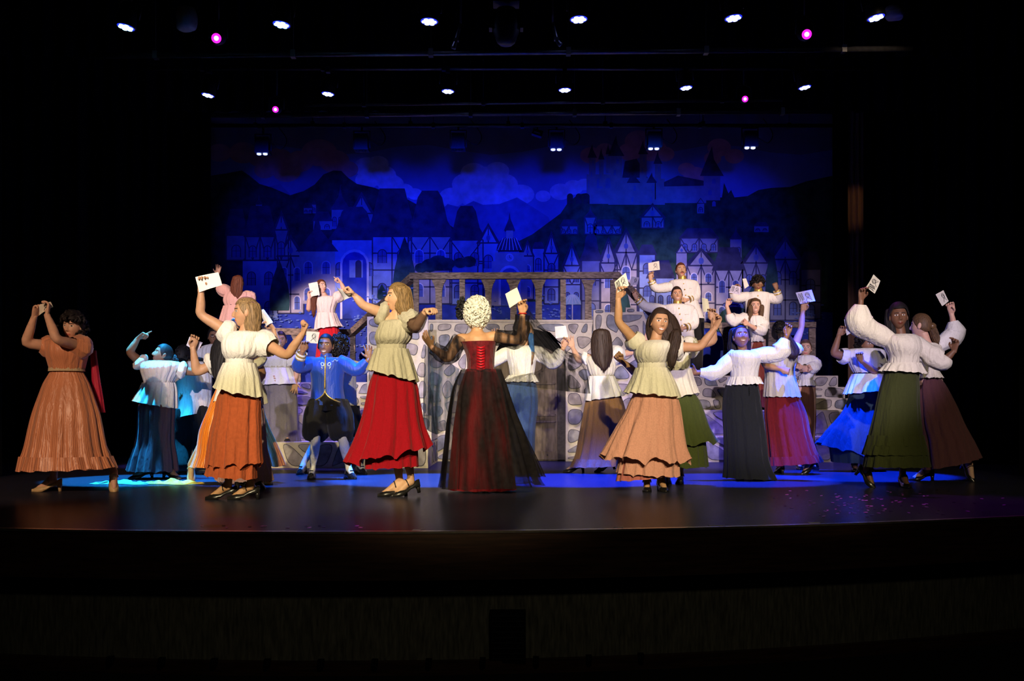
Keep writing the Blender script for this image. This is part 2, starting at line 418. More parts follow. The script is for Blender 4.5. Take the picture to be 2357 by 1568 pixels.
class Person:
    def __init__(s, label, Y, skin, head, torso, L, Rr, feet=None, base=0.0, back=False, legs=None, hands=('hold','hold'), palm=(None,None),
                 neck_r=0.047, leg_mat=None, seed=None, arm=1.0, hipz=None, hs=1.0, depth=0.105):
        """head = (x, y, yaw, pitch, roll, smile) at the middle of the skull; torso = silhouette rows from shoulders to hips;
        L, R = image-left and image-right arm as shoulder, elbow, wrist, fingertip (x, y[, metres away from the body's distance])"""
        s.Y = Y; s.base = base; s.back = back; s.seed = seed if seed is not None else int(head[0]*7+head[1]); s.arm = arm
        cx = sum((r[1]+r[2])/2 for r in torso[-2:])/2
        s.root = empty('person', (W(cx, 900, Y).x, Y, base), label, 'person', 'people dancing on the stage')
        sk = skin_mats(skin); mb = MB()
        hx, hy, yaw, pitch, roll, smile = head
        s.hc = W(hx, hy, Y)
        s.hm = Matrix.Translation(s.hc) @ (Matrix.Rotation(R(roll), 4, 'Y') @ Matrix.Rotation(R(yaw), 4, 'Z') @ Matrix.Rotation(R(-pitch), 4, 'X')) @ Matrix.Scale(hs, 4)
        # torso
        V = []
        for i, r in enumerate(torso):
            a = W(r[1], r[0], Y); b = W(r[2], r[0], Y); hw = (b.x-a.x)/2-(0.018 if i < len(torso)-2 else 0.030 if i < len(torso)-1 else 0.050)
            dep = r[3]-0.018 if len(r) > 3 else depth-(0.0 if i == 0 else 0.012 if i < len(torso)-1 else 0.024)
            V.append(((a.x+b.x)/2, max(0.07, hw), a.z, dep))
        top = V[0]; V = crom(V, 12)
        rings = [[Vector((cx_+hw*math.cos(2*PI*k/28), Y+dp*math.sin(2*PI*k/28), z)) for k in range(28)] for cx_, hw, z, dp in V]
        up = [[Vector((top[0]+top[1]*f*math.cos(2*PI*k/28), Y+dp*math.sin(2*PI*k/28), top[2]+dz)) for k in range(28)] for f, dp, dz in ((0.30,0.045,0.050),(0.62,0.065,0.036),(0.88,0.080,0.018))]
        mb.loft(up+rings, 0, True)
        nb = Vector((top[0], Y+0.005, top[2]+0.0)); nt = s.hm @ Vector((0, 0.016, -0.055))
        mb.tube([nb-Vector((0,0,0.06)), nb+(nt-nb)*0.35, nt], [neck_r*1.35, neck_r*1.05, neck_r], 16, smooth_pts=3)
        # arms
        s.A = {}
        for key, arm_ in (('L', L), ('R', Rr)):
            P = [W(p[0], p[1], Y+(p[2] if len(p) > 2 else 0.0)) for p in arm_]
            s.A[key] = P
            sh = P[0]; el = P[1]; wr = P[2]; k = arm
            ins = Vector((top[0], Y, top[2]-0.04)); ins = sh+(ins-sh)*0.45
            mb.tube([ins, sh, sh+(el-sh)*0.5, el, el+(wr-el)*0.35, wr, wr+(P[3]-wr).normalized()*0.01],
                    [0.055*k, 0.052*k, 0.045*k, 0.036*k, 0.038*k, 0.0255*k, 0.024*k], 14, smooth_pts=3)
        # legs and feet
        hip = V[-1]; hz = hip[2]
        s.foot = []
        if feet is None:
            feet = [(cx-14, None, -100, 0), (cx+14, None, -80, 0)]
        for i, f in enumerate(feet):
            fx, fy, hd, pt = f
            yy = max(Y-0.11, min(Y+0.11, GY(fy))) if (fy is not None and base == 0.0) else Y
            g = Vector(((fx-CXP)*yy/FPX, yy, base))
            pv = Matrix.Translation((0.14,0,0))
            M = Matrix.Translation(g) @ Matrix.Rotation(R(hd), 4, 'Z') @ pv @ Matrix.Rotation(R(pt), 4, 'Y') @ pv.inverted()
            an = M @ Vector((0,0,0.125))
            # keep the ankle where it is seen
            M = Matrix.Translation(Vector((g.x-an.x, g.y-an.y, 0))) @ M
            an = M @ Vector((0,0,0.125)); s.foot.append(M)
            sk_ = leg_mat is None and legs is None; hp = Vector((hip[0]+(-0.085 if i == 0 else 0.085)*(0.72 if sk_ else 1), Y, hz-0.02))
            if legs: kn = W(legs[i][0], legs[i][1], Y+(legs[i][2] if len(legs[i]) > 2 else -0.03))
            else: kn = hp.lerp(an, 0.52)+Vector((0, 0.03 if back else -0.03, 0))
            mb.tube([hp+Vector((0,0,0.05)), hp, hp.lerp(kn, 0.5), kn, kn.lerp(an, 0.35), an, M @ Vector((0,0,0.105))],
                    [0.07, 0.068, 0.060, 0.046, 0.046, 0.031, 0.031] if sk_ else [0.09, 0.088, 0.072, 0.052, 0.052, 0.032, 0.031], 14, smooth_pts=3)
            mb.tube([M @ Vector(p) for p in ((-0.02,0,0.10),(0.03,0,0.095),(0.075,0,0.060),(0.12,0,0.030),(0.15,0,0.022))], [0.034,0.034,0.030,0.027,0.018], 12, smooth_pts=2)
        vs, fs = remeshed(mb, 0.0135, 5)
        b2 = MB(); b2.add(vs, fs, 0)
        if leg_mat is not None:
            kz = max(s.base+0.10, 0)
            ym = [sum(vs[j].z for j in f)/len(f) for f in fs]; xm = hz-0.28
            b2.m = [6 if z < xm else 0 for z in ym]
        H = HEADS[bool(smile)]; b2.add([s.hm @ v for v in H.v], H.f, list(H.m))
        for key, pose, pn in (('L', hands[0], palm[0]), ('R', hands[1], palm[1])):
            P = s.A[key]; d = (P[3]-P[2]).normalized()
            p = Vector(pn if pn else (0.0, -1.0, 0.0)); p = p-d*p.dot(d)
            if p.length < 1e-3: p = d.orthogonal()
            p.normalize(); yv = -p; xv = yv.cross(d)
            M = Matrix((xv, yv, d)).transposed().to_4x4(); M.translation = P[2]
            flip = (key == 'R') != back
            hv, hf = HANDS[pose]
            if flip: hv = [Vector((-v.x, v.y, v.z)) for v in hv]; hf = [tuple(reversed(f)) for f in hf]
            b2.add([M @ (v*0.96*(0.5+arm*0.5)) for v in hv], hf, 0)
        s.body = b2.build('body', sk+([leg_mat] if leg_mat else []), s.root)
    # -------- clothes
    def wear(s, name, material, rows, **k):
        k.setdefault('seed', s.seed+len(name)); par = k.pop('parent', s.root); Y = s.Y
        return garment(par, name, material, Y, rows, **k)
    def arm_path(s, key, t0, t1, n):
        P = s.A[key][:3]; out = []
        for i in range(n):
            t = t0+(t1-t0)*i/(n-1); j = 0 if t < 1 else 1; u = t-j
            out.append(P[j].lerp(P[j+1], u))
        if t1 > 1 > t0:       # soften the elbow
            out = [out[0]]+[(out[i-1]+out[i]*2+out[i+1])/4 for i in range(1, n-1)]+[out[-1]]
        return out
    def sleeve(s, parent, material, key, t0, t1, radii, k=9, amp=0.10, name='sleeve', droop=0.0, n=30):
        rng = random.Random(s.seed+ord(key)); ff = fold_fn(k, rng)
        m = max(len(radii), 9); pts = s.arm_path(key, t0, t1, m)
        rr = [q[0] for q in crom([(r,) for r in radii], m)]
        if t1 > 1.2 and amp > 0.05: rr = [r*0.90*(1+0.10*math.sin(i*2.1+s.seed)) for i, r in enumerate(rr)]; rr[-1] = radii[-1]
        pts = [p-Vector((0,0,droop*math.sin(PI*i/(m-1)))) for i, p in enumerate(pts)]
        mb = MB(); mb.tube(pts, rr, n, 0, False, smooth_pts=2, fold=lambda a, t: 1+amp*1.5*ff(a, t))
        return mb.build(name, material, parent)
    def shoes(s, material, kind='heel'):
        for M in s.foot:
            mb = MB(); hh = 0.055 if kind == 'heel' else 0.018
            rings = []
            for x in (-0.068,-0.062,-0.05,-0.02,0.02,0.055,0.085,0.11,0.14,0.165,0.178,0.182):
                so = hh if x < -0.01 else hh+(0.004-hh)*sstep(-0.01, 0.10, x)
                wd = 0.030+0.012*sstep(0.0,0.10,x)-0.034*sstep(0.125,0.185,x)-0.020*sstep(-0.04,-0.07,x)
                tp = 0.058-0.030*sstep(-0.05,0.0,x)+0.022*sstep(0.05,0.09,x)-0.030*sstep(0.11,0.18,x)
                if kind != 'heel': tp = 0.085-0.02*sstep(0.02,0.09,x)-0.035*sstep(0.11,0.18,x)
                rings.append([M @ Vector((x, wd*math.cos(2*PI*k/14), so+(tp*math.sin(2*PI*k/14) if math.sin(2*PI*k/14) > 0 else -0.004))) for k in range(14)])
            mb.loft(rings, 0, True)
            sh = mb.build('shoe', material, s.root)
            hb = MB()
            if kind == 'heel': hb.tube([M @ Vector((-0.045,0,0.062)), M @ Vector((-0.050,0,0.03)), M @ Vector((-0.052,0,0.0))], [(0.024,0.024),(0.015,0.016),(0.014,0.015)], 10)
            else: hb.box(M @ Vector((-0.035,0,0.009)), (0.06,0.055,0.018), 0, M.to_3x3())
            hb.build('heel', material, sh)
            if kind == 'heel':
                sb = MB(); sb.tube([M @ Vector((0.035+0.012*math.sin(a), 0.036*math.cos(a), 0.075+0.050*math.sin(a))) for a in [PI*i/8 for i in range(9)]], 0.0045, 6)
                sb.build('strap', material, sh)
            else:
                sb = MB(); sb.box(M @ Vector((0.085,0,0.088)), (0.03,0.035,0.008), 0, M.to_3x3()); sb.build('laces', material, sh)
    def cap(s, material, lo=-0.07, grow=0.0, face=0.066, sx=1.0, curl=None, name='hair', label=None, keep=None):
        mb = MB(); hair_grid(mb, s.hm, lo, sx, seed=s.seed, grow=grow, face=face)
        if curl:
            n, rc, r = curl
            kp = keep or (lambda d: not (d.y < -0.25 and d.z < 0.45))
            curls(mb, None, r, n, rc, s.seed, kp, s.hm)
        return mb.build(name, material, s.root, label=label)
    def fall(s, material, rows, parent, dy=0.05, depth=0.05, name='long_hair', k=23, amp=0.10, wav=0.0):
        rng = random.Random(s.seed+5)
        rows = [(r[0], r[1], r[2], r[3] if len(r) > 3 else depth) for r in rows]
        r = rows[0]; c = (r[1]+r[2])/2; w = (r[2]-r[1])/2; pxm = FPX/s.Y
        rows = [(r[0]-0.035*pxm, c-w*0.25, c+w*0.25, depth*0.3), (r[0]-0.022*pxm, c-w*0.72, c+w*0.72, depth*0.75)]+rows
        r = rows[-1]; c = (r[1]+r[2])/2; w = (r[2]-r[1])/2; rows.append((r[0]+0.03*pxm, c-w*0.35, c+w*0.35, depth*0.35))
        V = crom([(W((q[1]+q[2])/2, q[0], s.Y).x, (q[2]-q[1])/2/pxm, W(0, q[0], s.Y).z, q[3]) for q in rows], 26)
        mb = MB(); n = 60; ff = fold_fn(k, rng); rings = []
        for i, (cx, hw, z, hd) in enumerate(V):
            t = i/25; rings.append([Vector((cx+hw*math.cos(2*PI*j/n)*(1+amp*0.6*ff(2*PI*j/n, t)), s.Y+dy+hd*math.sin(2*PI*j/n)*(1+amp*0.6*ff(2*PI*j/n, t)), z)) for j in range(n)])
        mb.loft(rings, 0, True)
        for q in range(46):
            a = rng.uniform(0, 2*PI); dr = rng.uniform(-0.5, 0.5); gr = rng.uniform(0.97, 1.06); ph = rng.uniform(0, 6); i0 = rng.randint(0, 9); i1 = rng.randint(19, 25); wv = 0.03+wav
            pts = [Vector((V[i][0]+V[i][1]*gr*math.cos(a+dr*i/25+wv*math.sin(i*0.9+ph)), s.Y+dy+V[i][3]*gr*math.sin(a+dr*i/25+wv*math.sin(i*0.9+ph)), V[i][2])) for i in range(i0, i1+1, 2)]
            pts.append(pts[-1]+Vector((rng.uniform(-0.008,0.008), rng.uniform(-0.008,0.008), -rng.uniform(0.01,0.04))))
            mb.tube(pts, [0.004]*(len(pts)-1)+[0.001], 4)
        return mb.build(name, material, parent)
    def band(s, material, rows, name='belt', parent=None, **k):
        k.setdefault('folds', (7, 0.004, 0.004)); k.setdefault('m', 5); k.setdefault('hemw', 0.0)
        return garment(parent or s.root, name, material, s.Y, rows, seed=s.seed, **k)

INK = None
def paper(label, corners, Y, dy=0.0, curl=0.015, sketch=None, tone=(0.80,0.76,0.66), dyc=(0,0,0,0), seed=0):
    """sheet held in a hand; corners as pixels top-left, top-right, bottom-right, bottom-left"""
    tl, tr, br, bl = [W(c[0], c[1], Y+dy+d) for c, d in zip(corners, dyc)]
    n = 10; rng = random.Random(seed)
    nr = (tr-tl).cross(bl-tl).normalized()
    if nr.y > 0: nr = -nr
    ph = rng.uniform(0, 6)
    def S(u, v): return (tl*(1-u)+tr*u)*(1-v)+(bl*(1-u)+br*u)*v+nr*(curl*(math.sin(u*PI)-0.5*math.sin(v*PI+ph)))
    vs = [S(i/n, j/n) for j in range(n+1) for i in range(n+1)]
    fs = [(j*(n+1)+i, (j+1)*(n+1)+i, (j+1)*(n+1)+i+1, j*(n+1)+i+1) for j in range(n) for i in range(n)]
    mb = MB(); mb.add(vs, fs, 0)
    o = mb.build('paper_sheet', mat('paper_%d_%d_%d' % tuple(int(t*100) for t in tone), tone, 0.8, 0.1, var=0.05, scale=12), None, label=label, cat='paper', group='sheets of paper held up by dancers')
    if sketch:
        ib = MB(); side = 1 if nr.y < 0 else -1
        lines = []
        if sketch >= 1:      # drawn head with hair and shoulders beside ruled pencil lines
            cx, cy = 0.62, 0.42
            lines.append([(cx+0.11*math.cos(a), cy+0.16*math.sin(a)) for a in [i*0.45 for i in range(15)]])
            lines.append([(cx-0.14, cy-0.02), (cx-0.08, cy-0.22), (cx+0.06, cy-0.25), (cx+0.16, cy-0.10), (cx+0.14, cy+0.12), (cx+0.20, cy+0.24)])
            lines.append([(cx-0.20, cy+0.42), (cx-0.10, cy+0.24), (cx-0.02, cy+0.20), (cx+0.08, cy+0.24), (cx+0.22, cy+0.42)])
            lines.append([(cx-0.05, cy-0.03), (cx-0.02, cy-0.04)]); lines.append([(cx+0.03, cy-0.04), (cx+0.06, cy-0.03)])
            lines.append([(cx-0.04, cy+0.08), (cx+0.01, cy+0.10), (cx+0.05, cy+0.08)])
        if sketch >= 2:
            for i in range(5):
                u = 0.10+0.055*i
                lines.append([(u+0.03*rng.random(), 0.08+0.10*rng.random()), (u+0.05*rng.random()-0.02, 0.30), (u+0.06*rng.random()-0.03, 0.5), (u+0.05*rng.random()-0.03, 0.62+0.25*rng.random())])
        for ln in lines:
            pts = [S(u, v)+nr*0.002 for u, v in ln]
            ib.tube(pts, 0.0019, 4, 0, smooth_pts=2)
        ib.build('sketch', mat('pencil', (0.03,0.03,0.035), 0.8, var=0.05), o)
    return o

# ------------------------------------------------------------------ stage, walls, drapes
def lip(x): return 5.98+0.096*x+0.0442*x*x
M_floor = mat('stage_floor_paint', (0.028,0.029,0.046), 0.27, 0.16, var=0.35, scale=3.0, bump=0.06, bscale=9.0, stretch=(0.5,2.2,1))
_n = M_floor.node_tree; _d = _n.nodes.new('ShaderNodeBsdfDiffuse'); _m = _n.nodes.new('ShaderNodeMixShader')      # even matte share mixed in to lower the gloss
_d.inputs['Color'].default_value = (0.030,0.030,0.050,1); _m.inputs[0].default_value = 0.58
_n.links.new(_n.nodes['Principled BSDF'].outputs[0], _m.inputs[1]); _n.links.new(_d.outputs[0], _m.inputs[2]); _n.links.new(_m.outputs[0], _n.nodes['Material Output'].inputs[0])
XS = [-9+18*i/72 for i in range(73)]
mb = MB()
vs = [Vector((x, lip(x), 0)) for x in XS]+[Vector((x, 20.0, 0)) for x in XS]
mb.add(vs, [(i, i+1, 73+i+1, 73+i) for i in range(72)], 0, smooth=False)
stage = mb.build('floor', M_floor, None, kind='structure', label='dark glossy painted wooden stage floor')
M_wood = mat('fascia_wood', (0.050,0.022,0.012), 0.45, 0.4, var=0.35, scale=4.0, stretch=(1,1,14))
M_dark = mat('dark_gap', (0.006,0.005,0.005), 0.9, 0.1)
def ribbon(z0, z1, back0, back1, m, name, thick=0.06, **k):
    b = MB(); n = 73
    v = [Vector((x, lip(x)+back0, z0)) for x in XS]+[Vector((x, lip(x)+back1, z1)) for x in XS]+[Vector((x, lip(x)+back1+thick, z1)) for x in XS]+[Vector((x, lip(x)+back0+thick, z0)) for x in XS]
    f = []
    for q in range(4):
        for i in range(72): f.append((q*n+i, ((q+1)%4)*n+i, ((q+1)%4)*n+i+1, q*n+i+1))
    b.add(v, f, 0, smooth=False)
    return b.build(name, m, None, **k)
ribbon(-0.012, -0.285, 0.0, 0.0, M_wood, 'trim_1', kind='structure', label='brown wooden fascia board under the stage edge')
ribbon(0.001, -0.012, -0.006, -0.006, mat('nosing', (0.10,0.085,0.075), 0.28, 0.5, var=0.2), 'trim_2', thick=0.05, kind='structure', label='thin worn nosing along the stage edge')
ribbon(-0.30, -0.335, 0.06, 0.06, M_wood, 'trim_3', kind='structure', label='narrow dark moulding below the fascia board')
M_carpet = mat('wall_carpet', (0.15,0.14,0.095), 0.95, 0.05, var=0.35, scale=60, stretch=(1,1,0.15))
ribbon(-0.335, -0.83, 0.14, 0.14, M_carpet, 'wall_front', kind='structure', label='carpeted stage front wall below the fascia')
ribbon(-0.78, -0.86, 0.09, 0.09, M_wood, 'baseboard_front', kind='structure', label='dark baseboard of the stage front wall')
mb = MB(); mb.box((0, 0, -0.90), (24, 26, 0.08)); mb.build('floor', mat('house_floor', (0.012,0.011,0.010), 0.8, 0.2), None, kind='structure', label='dark auditorium floor in front of the stage')
# vent box and small brackets on the stage front
vx0, vx1 = W(1127,1405,6.1), W(1210,1525,6.1)
vent = empty('floor_vent', ((vx0.x+vx1.x)/2, 6.08, -0.84), 'black rectangular vent in the carpeted stage front wall', 'vent')
b = MB(); b.box(((vx0.x+vx1.x)/2, 6.09, -0.64), (vx1.x-vx0.x, 0.05, 0.31)); b.build('vent_box', M_dark, vent)
b = MB()
for i in range(9): b.box(((vx0.x+vx1.x)/2, 6.062, -0.77+0.032*i), (vx1.x-vx0.x-0.03, 0.008, 0.008))
b.build('louvre', mat('vent_black', (0.012,0.012,0.013), 0.6), vent)
for i in range(11):
    px = 250+123*i*1.0+ (0 if i < 8 else 0)
    X = (px-CXP)*6.05/FPX
    b = MB(); b.box((X, lip(X)+0.075, -0.775), (0.035, 0.04, 0.035)); b.box((X, lip(X)+0.05, -0.785), (0.02, 0.012, 0.012))
    b.build('cable_clip', M_dark, None, label='small black clip along the foot of the stage front, number %s from the left' % ('one two three four five six seven eight nine ten eleven'.split()[i]), cat='clip', group='clips along the stage front')
# tape marks on the stage edge
for px, w, lab in ((1653, 36, 'widest pale tape mark on the stage edge'), (1420, 22, 'faint pale tape mark on the stage edge in front of the pink skirt'), (1895, 26, 'pale tape mark on the stage edge nearest the purple confetti'), (965, 18, 'pale tape mark on the stage edge in front of the red skirt')):
    X = (px-CXP)*6.2/FPX; ww = w*6.2/FPX
    b = MB(); y0 = lip(X)+0.05
    b.add([(X-ww/2,y0,0.002),(X+ww/2,y0,0.002),(X+ww/2+0.005,y0+0.05,0.002),(X-ww/2+0.004,y0+0.05,0.002)]+[(X-ww/2,y0,0.0005),(X+ww/2,y0,0.0005),(X+ww/2+0.005,y0+0.05,0.0005),(X-ww/2+0.004,y0+0.05,0.0005)],
          [(0,1,2,3),(0,4,5,1),(1,5,6,2),(2,6,7,3),(3,7,4,0)], 0, smooth=False)
    b.build('tape_mark', mat('tape', (0.42,0.40,0.40), 0.6, var=0.15), None, label=lab, cat='tape')
# purple flakes standing in for light spots on the floor: nobody could count them
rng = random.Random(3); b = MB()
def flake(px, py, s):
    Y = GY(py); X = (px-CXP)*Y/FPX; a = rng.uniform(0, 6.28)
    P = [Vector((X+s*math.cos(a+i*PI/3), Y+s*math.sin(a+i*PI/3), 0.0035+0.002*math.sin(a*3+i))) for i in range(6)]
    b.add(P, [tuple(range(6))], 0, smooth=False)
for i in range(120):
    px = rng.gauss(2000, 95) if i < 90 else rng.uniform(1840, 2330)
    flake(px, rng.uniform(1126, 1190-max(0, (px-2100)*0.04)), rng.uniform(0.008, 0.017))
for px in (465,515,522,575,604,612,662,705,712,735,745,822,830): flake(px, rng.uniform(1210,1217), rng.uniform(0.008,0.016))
b.build('confetti', mat('light_fleck_purple', (0.75,0.10,0.95), 0.35, 0.5, var=0.3, emit=None), None, label='scattered purple confetti flakes on the stage floor at right', cat='confetti', kind='stuff')

# black drapes round the stage
M_drape = cloth('black_velour', (0.006,0.006,0.007), rough=0.95, var=0.3, sheen=0.0, spec=0.05)
def drape(name, x0, x1, z0, z1, Y, label, m=M_drape, waves=None, amp=0.05, cat='curtain', group='black masking drapes'):
    n = max(16, int((x1-x0)*28)); k = waves or (x1-x0)*4.2; r = random.Random(int(abs(x0*91)+Y*7)); ph = r.uniform(0,6)
    top = []; bot = []
    for i in range(n+1):
        t = i/n; x = x0+(x1-x0)*t; y = Y+amp*math.sin(2*PI*k*t+ph)+amp*0.4*math.sin(2*PI*k*0.37*t)
        top.append(Vector((x, Y+(y-Y)*0.6, z1))); bot.append(Vector((x, y, z0)))
    mb = MB(); mb.add(bot+top, [(i, i+1, n+1+i+1, n+1+i) for i in range(n)], 0)
    h = MB(); h.box(((x0+x1)/2, Y, z1-0.02), (x1-x0, 0.05, 0.05))
    root = empty(name, ((x0+x1)/2, Y, z0), label, cat, group)
    mb.build('cloth', m, root); h.build('heading', M_dark, root)
    return root
for Y, pl, pr, nm in ((10.95, 5, 2350, "nearest"), (13.3, 215, 2150, "second"), (15.5, 385, 2035, "third"), (17.55, 484, 1917, "farthest")):
    xl = (pl-CXP)*Y/FPX; xr = (pr-CXP)*Y/FPX
    drape('wing_curtain', xl-3.2, xl, 0.01, 8.6, Y, '%s black wing curtain on the left of the stage' % nm)
    drape('wing_curtain', xr, xr+3.2, 0.01, 8.6, Y, '%s black wing curtain on the right of the stage' % nm)
for Y, pz, nm in ((11.3, 132, "front"), (13.9, 258, "rear")):
    z = CAMH+(HYP-pz)*Y/FPX
    drape('border_curtain', -9.5, 9.5, z, 8.6, Y, '%s black border curtain hanging above the stage' % nm)
mb = MB(); mb.box((0, 19.6, 4.3), (22, 0.2, 9)); mb.build('wall_back', M_dark, None, kind='structure', label='black back wall of the stage')
mb = MB(); mb.box((0, 15, 8.85), (24, 17, 0.2)); mb.build('ceiling', M_dark, None, kind='structure', label='black void of the stage ceiling')
for sx, nm in ((-1, 'left'), (1, 'right')):
    mb = MB(); mb.box((sx*9.9, 15, 4.3), (0.2, 15, 9)); mb.build('wall_'+nm, M_dark, None, kind='structure', label='black %s side wall of the stage house' % nm)
# brown curtain edge catching warm light in the right wing
Yc = 15.3
M_brown = cloth('brown_velour', (0.16,0.085,0.05), var=0.25)
xa, xb = (1950-CXP)*Yc/FPX, (1986-CXP)*Yc/FPX
drape('brown_curtain', xa, xb, 0.01, 8.6, Yc, 'narrow brown curtain catching warm light in the right wing', M_brown, waves=3, amp=0.04, group=None)
spot('wing_lamp', (5.3, 13.4, 4.4), (5.12, 15.3, 3.75), 22, (1.0,0.62,0.32), 20, 0.8, 0.03)

# ------------------------------------------------------------------ painted backdrop (flat painted cloth, its shapes are paint)
YB = 17.9
def pm(name, c, **k): return mat('paint_'+name, c, 0.9, 0.08, var=k.pop('var', 0.14), scale=k.pop('scale', 6), **k)
P_sky = pm('sky', (0.15,0.20,0.58), var=0.2, scale=1.2)
P_sky2 = pm('dusk', (0.16,0.16,0.30), var=0.2, scale=1.2)
P_pink = pm('pink_cloud', (0.52,0.26,0.36)); P_cloud = pm('blue_cloud', (0.42,0.46,0.80)); P_hill = pm('hill', (0.030,0.042,0.060), var=0.4)
P_far = pm('far_hill', (0.10,0.13,0.42)); P_green = pm('green_hill', (0.030,0.070,0.055), var=0.4)
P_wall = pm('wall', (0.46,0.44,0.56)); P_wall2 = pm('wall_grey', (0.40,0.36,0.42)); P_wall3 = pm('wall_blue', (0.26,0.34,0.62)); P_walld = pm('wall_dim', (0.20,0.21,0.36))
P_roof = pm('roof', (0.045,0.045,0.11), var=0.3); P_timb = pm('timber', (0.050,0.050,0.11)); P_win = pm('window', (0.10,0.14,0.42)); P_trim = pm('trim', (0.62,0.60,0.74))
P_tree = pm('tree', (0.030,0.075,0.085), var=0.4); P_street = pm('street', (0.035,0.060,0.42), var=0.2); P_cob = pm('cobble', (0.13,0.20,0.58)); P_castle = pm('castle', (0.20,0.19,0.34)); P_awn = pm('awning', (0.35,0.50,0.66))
BM = [P_sky, P_sky2, P_pink, P_cloud, P_hill, P_far, P_green, P_wall, P_wall2, P_wall3, P_walld, P_roof, P_timb, P_win, P_trim, P_tree, P_street, P_cob, P_castle, P_awn]
SKY, DUSK, PINK, CLOUD, HILL, FAR, GREEN, WALL, WALL2, WALL3, WALLD, ROOF, TIMB, WIN, TRIM, TREE, STREET, COB, CASTLE, AWN = range(20)
backdrop = empty('painted_backdrop', (W(1200,900,YB).x, YB, 0.02), 'painted fairytale village backdrop cloth under blue light', 'backdrop')
def bp(mb, pts, m, layer):
    d = 0.004*layer
    P = [W(x, y, YB)-Vector((0, d, 0)) for x, y in pts]
    # seen from the camera, the polygon must wind so that its normal faces -Y
    ar = sum(P[i].x*P[(i+1)%len(P)].z-P[(i+1)%len(P)].x*P[i].z for i in range(len(P)))
    if ar < 0: P.reverse()
    mb.add(P, [tuple(range(len(P)))], m, smooth=False)
def prect(mb, x0, x1, y0, y1, m, L): bp(mb, [(x0,y1),(x1,y1),(x1,y0),(x0,y0)], m, L)
def pline(mb, a, b, w, m, L):
    d = Vector((b[0]-a[0], b[1]-a[1])); n = Vector((-d.y, d.x)).normalized()*w/2
    bp(mb, [(a[0]+n.x,a[1]+n.y),(b[0]+n.x,b[1]+n.y),(b[0]-n.x,b[1]-n.y),(a[0]-n.x,a[1]-n.y)], m, L)
def pcirc(mb, x, y, rx, ry, m, L, n=18, a0=0.0, a1=2*PI):
    bp(mb, [(x+rx*math.cos(a0+(a1-a0)*i/n), y+ry*math.sin(a0+(a1-a0)*i/n)) for i in range(n if a1-a0 > 6.2 else n+1)], m, L)
def parch(mb, x, y0, y1, w, m, L):
    bp(mb, [(x-w/2,y1),(x+w/2,y1)]+[(x+w/2*math.cos(a), y0+w/2-w/2*math.sin(a)) for a in [PI*i/8 for i in range(9)]], m, L)
def part(name, fn, parent=backdrop, **k):
    b = MB(); fn(b); return b.build(name, BM, parent, **k)
def f_cloth(b):
    n = 40; xs = [484+1433*i/n for i in range(n+1)]
    t = [W(x, 200, YB)+Vector((0, 0.03*math.sin(i*1.7), 0)) for i, x in enumerate(xs)]; d = [Vector((v.x, v.y, 0.03)) for v in t]
    b.add(d+t, [(i, i+1, n+2+i, n+1+i) for i in range(n)], SKY)
cl = part('cloth', f_cloth)
cl.location.y += 0.06
part('painted_sky', lambda b: [prect(b, 485, 1916, 520, 800, SKY, 1), prect(b, 485, 1916, 200, 300, DUSK, 1), bp(b, [(485,300),(1916,300),(1916,345)]+[(1916-1431*i/20, 345+12*math.sin(i*1.3)) for i in range(1,20)]+[(485,345)], DUSK, 1), bp(b, [(1916-1431*i/20, 345+12*math.sin(i*1.3)) for i in range(0,21)]+[(485,520),(1916,520)], SKY, 1)])
def clouds(b, lst, m, L):
    for i, (x, y, r) in enumerate(lst): pcirc(b, x, y, r*1.25, r*0.95, m, L+0.09*i)
part('painted_cloud', lambda b: clouds(b, [(505,352,22),(560,352,26),(600,362,24),(640,368,28),(690,372,26),(735,352,33),(770,372,28),(800,390,20),(660,395,26),(610,392,20)], PINK, 2))
part('painted_cloud', lambda b: clouds(b, [(845,385,24),(870,378,20),(880,405,26),(900,425,24),(930,440,18),(955,447,14),(845,415,22)], CLOUD, 2))
part('painted_cloud', lambda b: clouds(b, [(1090,398,24),(1145,394,22),(1120,412,30),(1075,425,28),(1160,425,26),(1200,448,24),(1040,455,24),(1010,462,18),(1100,450,34),(1165,455,30)], CLOUD, 2))
part('painted_cloud', lambda b: clouds(b, [(1250,452,14),(1290,442,20),(1320,432,18),(1345,425,14),(1205,446,12)], CLOUD, 3))
part('painted_cloud', lambda b: clouds(b, [(1360,358,20),(1392,345,16),(1470,325,26),(1500,345,28),(1530,355,18),(1450,350,22),(1655,340,22),(1690,360,18),(1640,365,16),(1600,405,22),(1580,390,16)], PINK, 2))
part('painted_mountain', lambda b: bp(b, [(620,430),(645,424),(668,448),(640,470),(600,460)], FAR, 3))
part('painted_mountain', lambda b: bp(b, [(1000,505),(1030,470),(1060,478),(1090,463),(1112,472),(1150,470),(1190,455),(1215,470),(1262,500),(1300,600),(1000,600)], FAR, 3))
part('painted_mountain', lambda b: bp(b, [(485,405),(520,400),(557,393),(575,405),(598,424),(625,432),(668,450),(700,440),(725,425),(745,402),(768,393),(786,394),(802,410),(822,424),(860,432),(895,445),(930,455),(965,474),(1000,495),(1045,525),(1080,560),(1080,760),(485,760)], HILL, 4))
part('painted_mountain', lambda b: bp(b, [(1195,555),(1225,540),(1255,518),(1290,492),(1305,470),(1330,448),(1400,438),(1480,446),(1560,452),(1640,455),(1690,455),(1720,452),(1745,438),(1775,433),(1818,431),(1855,418),(1916,405),(1916,800),(1195,800)], GREEN, 4))
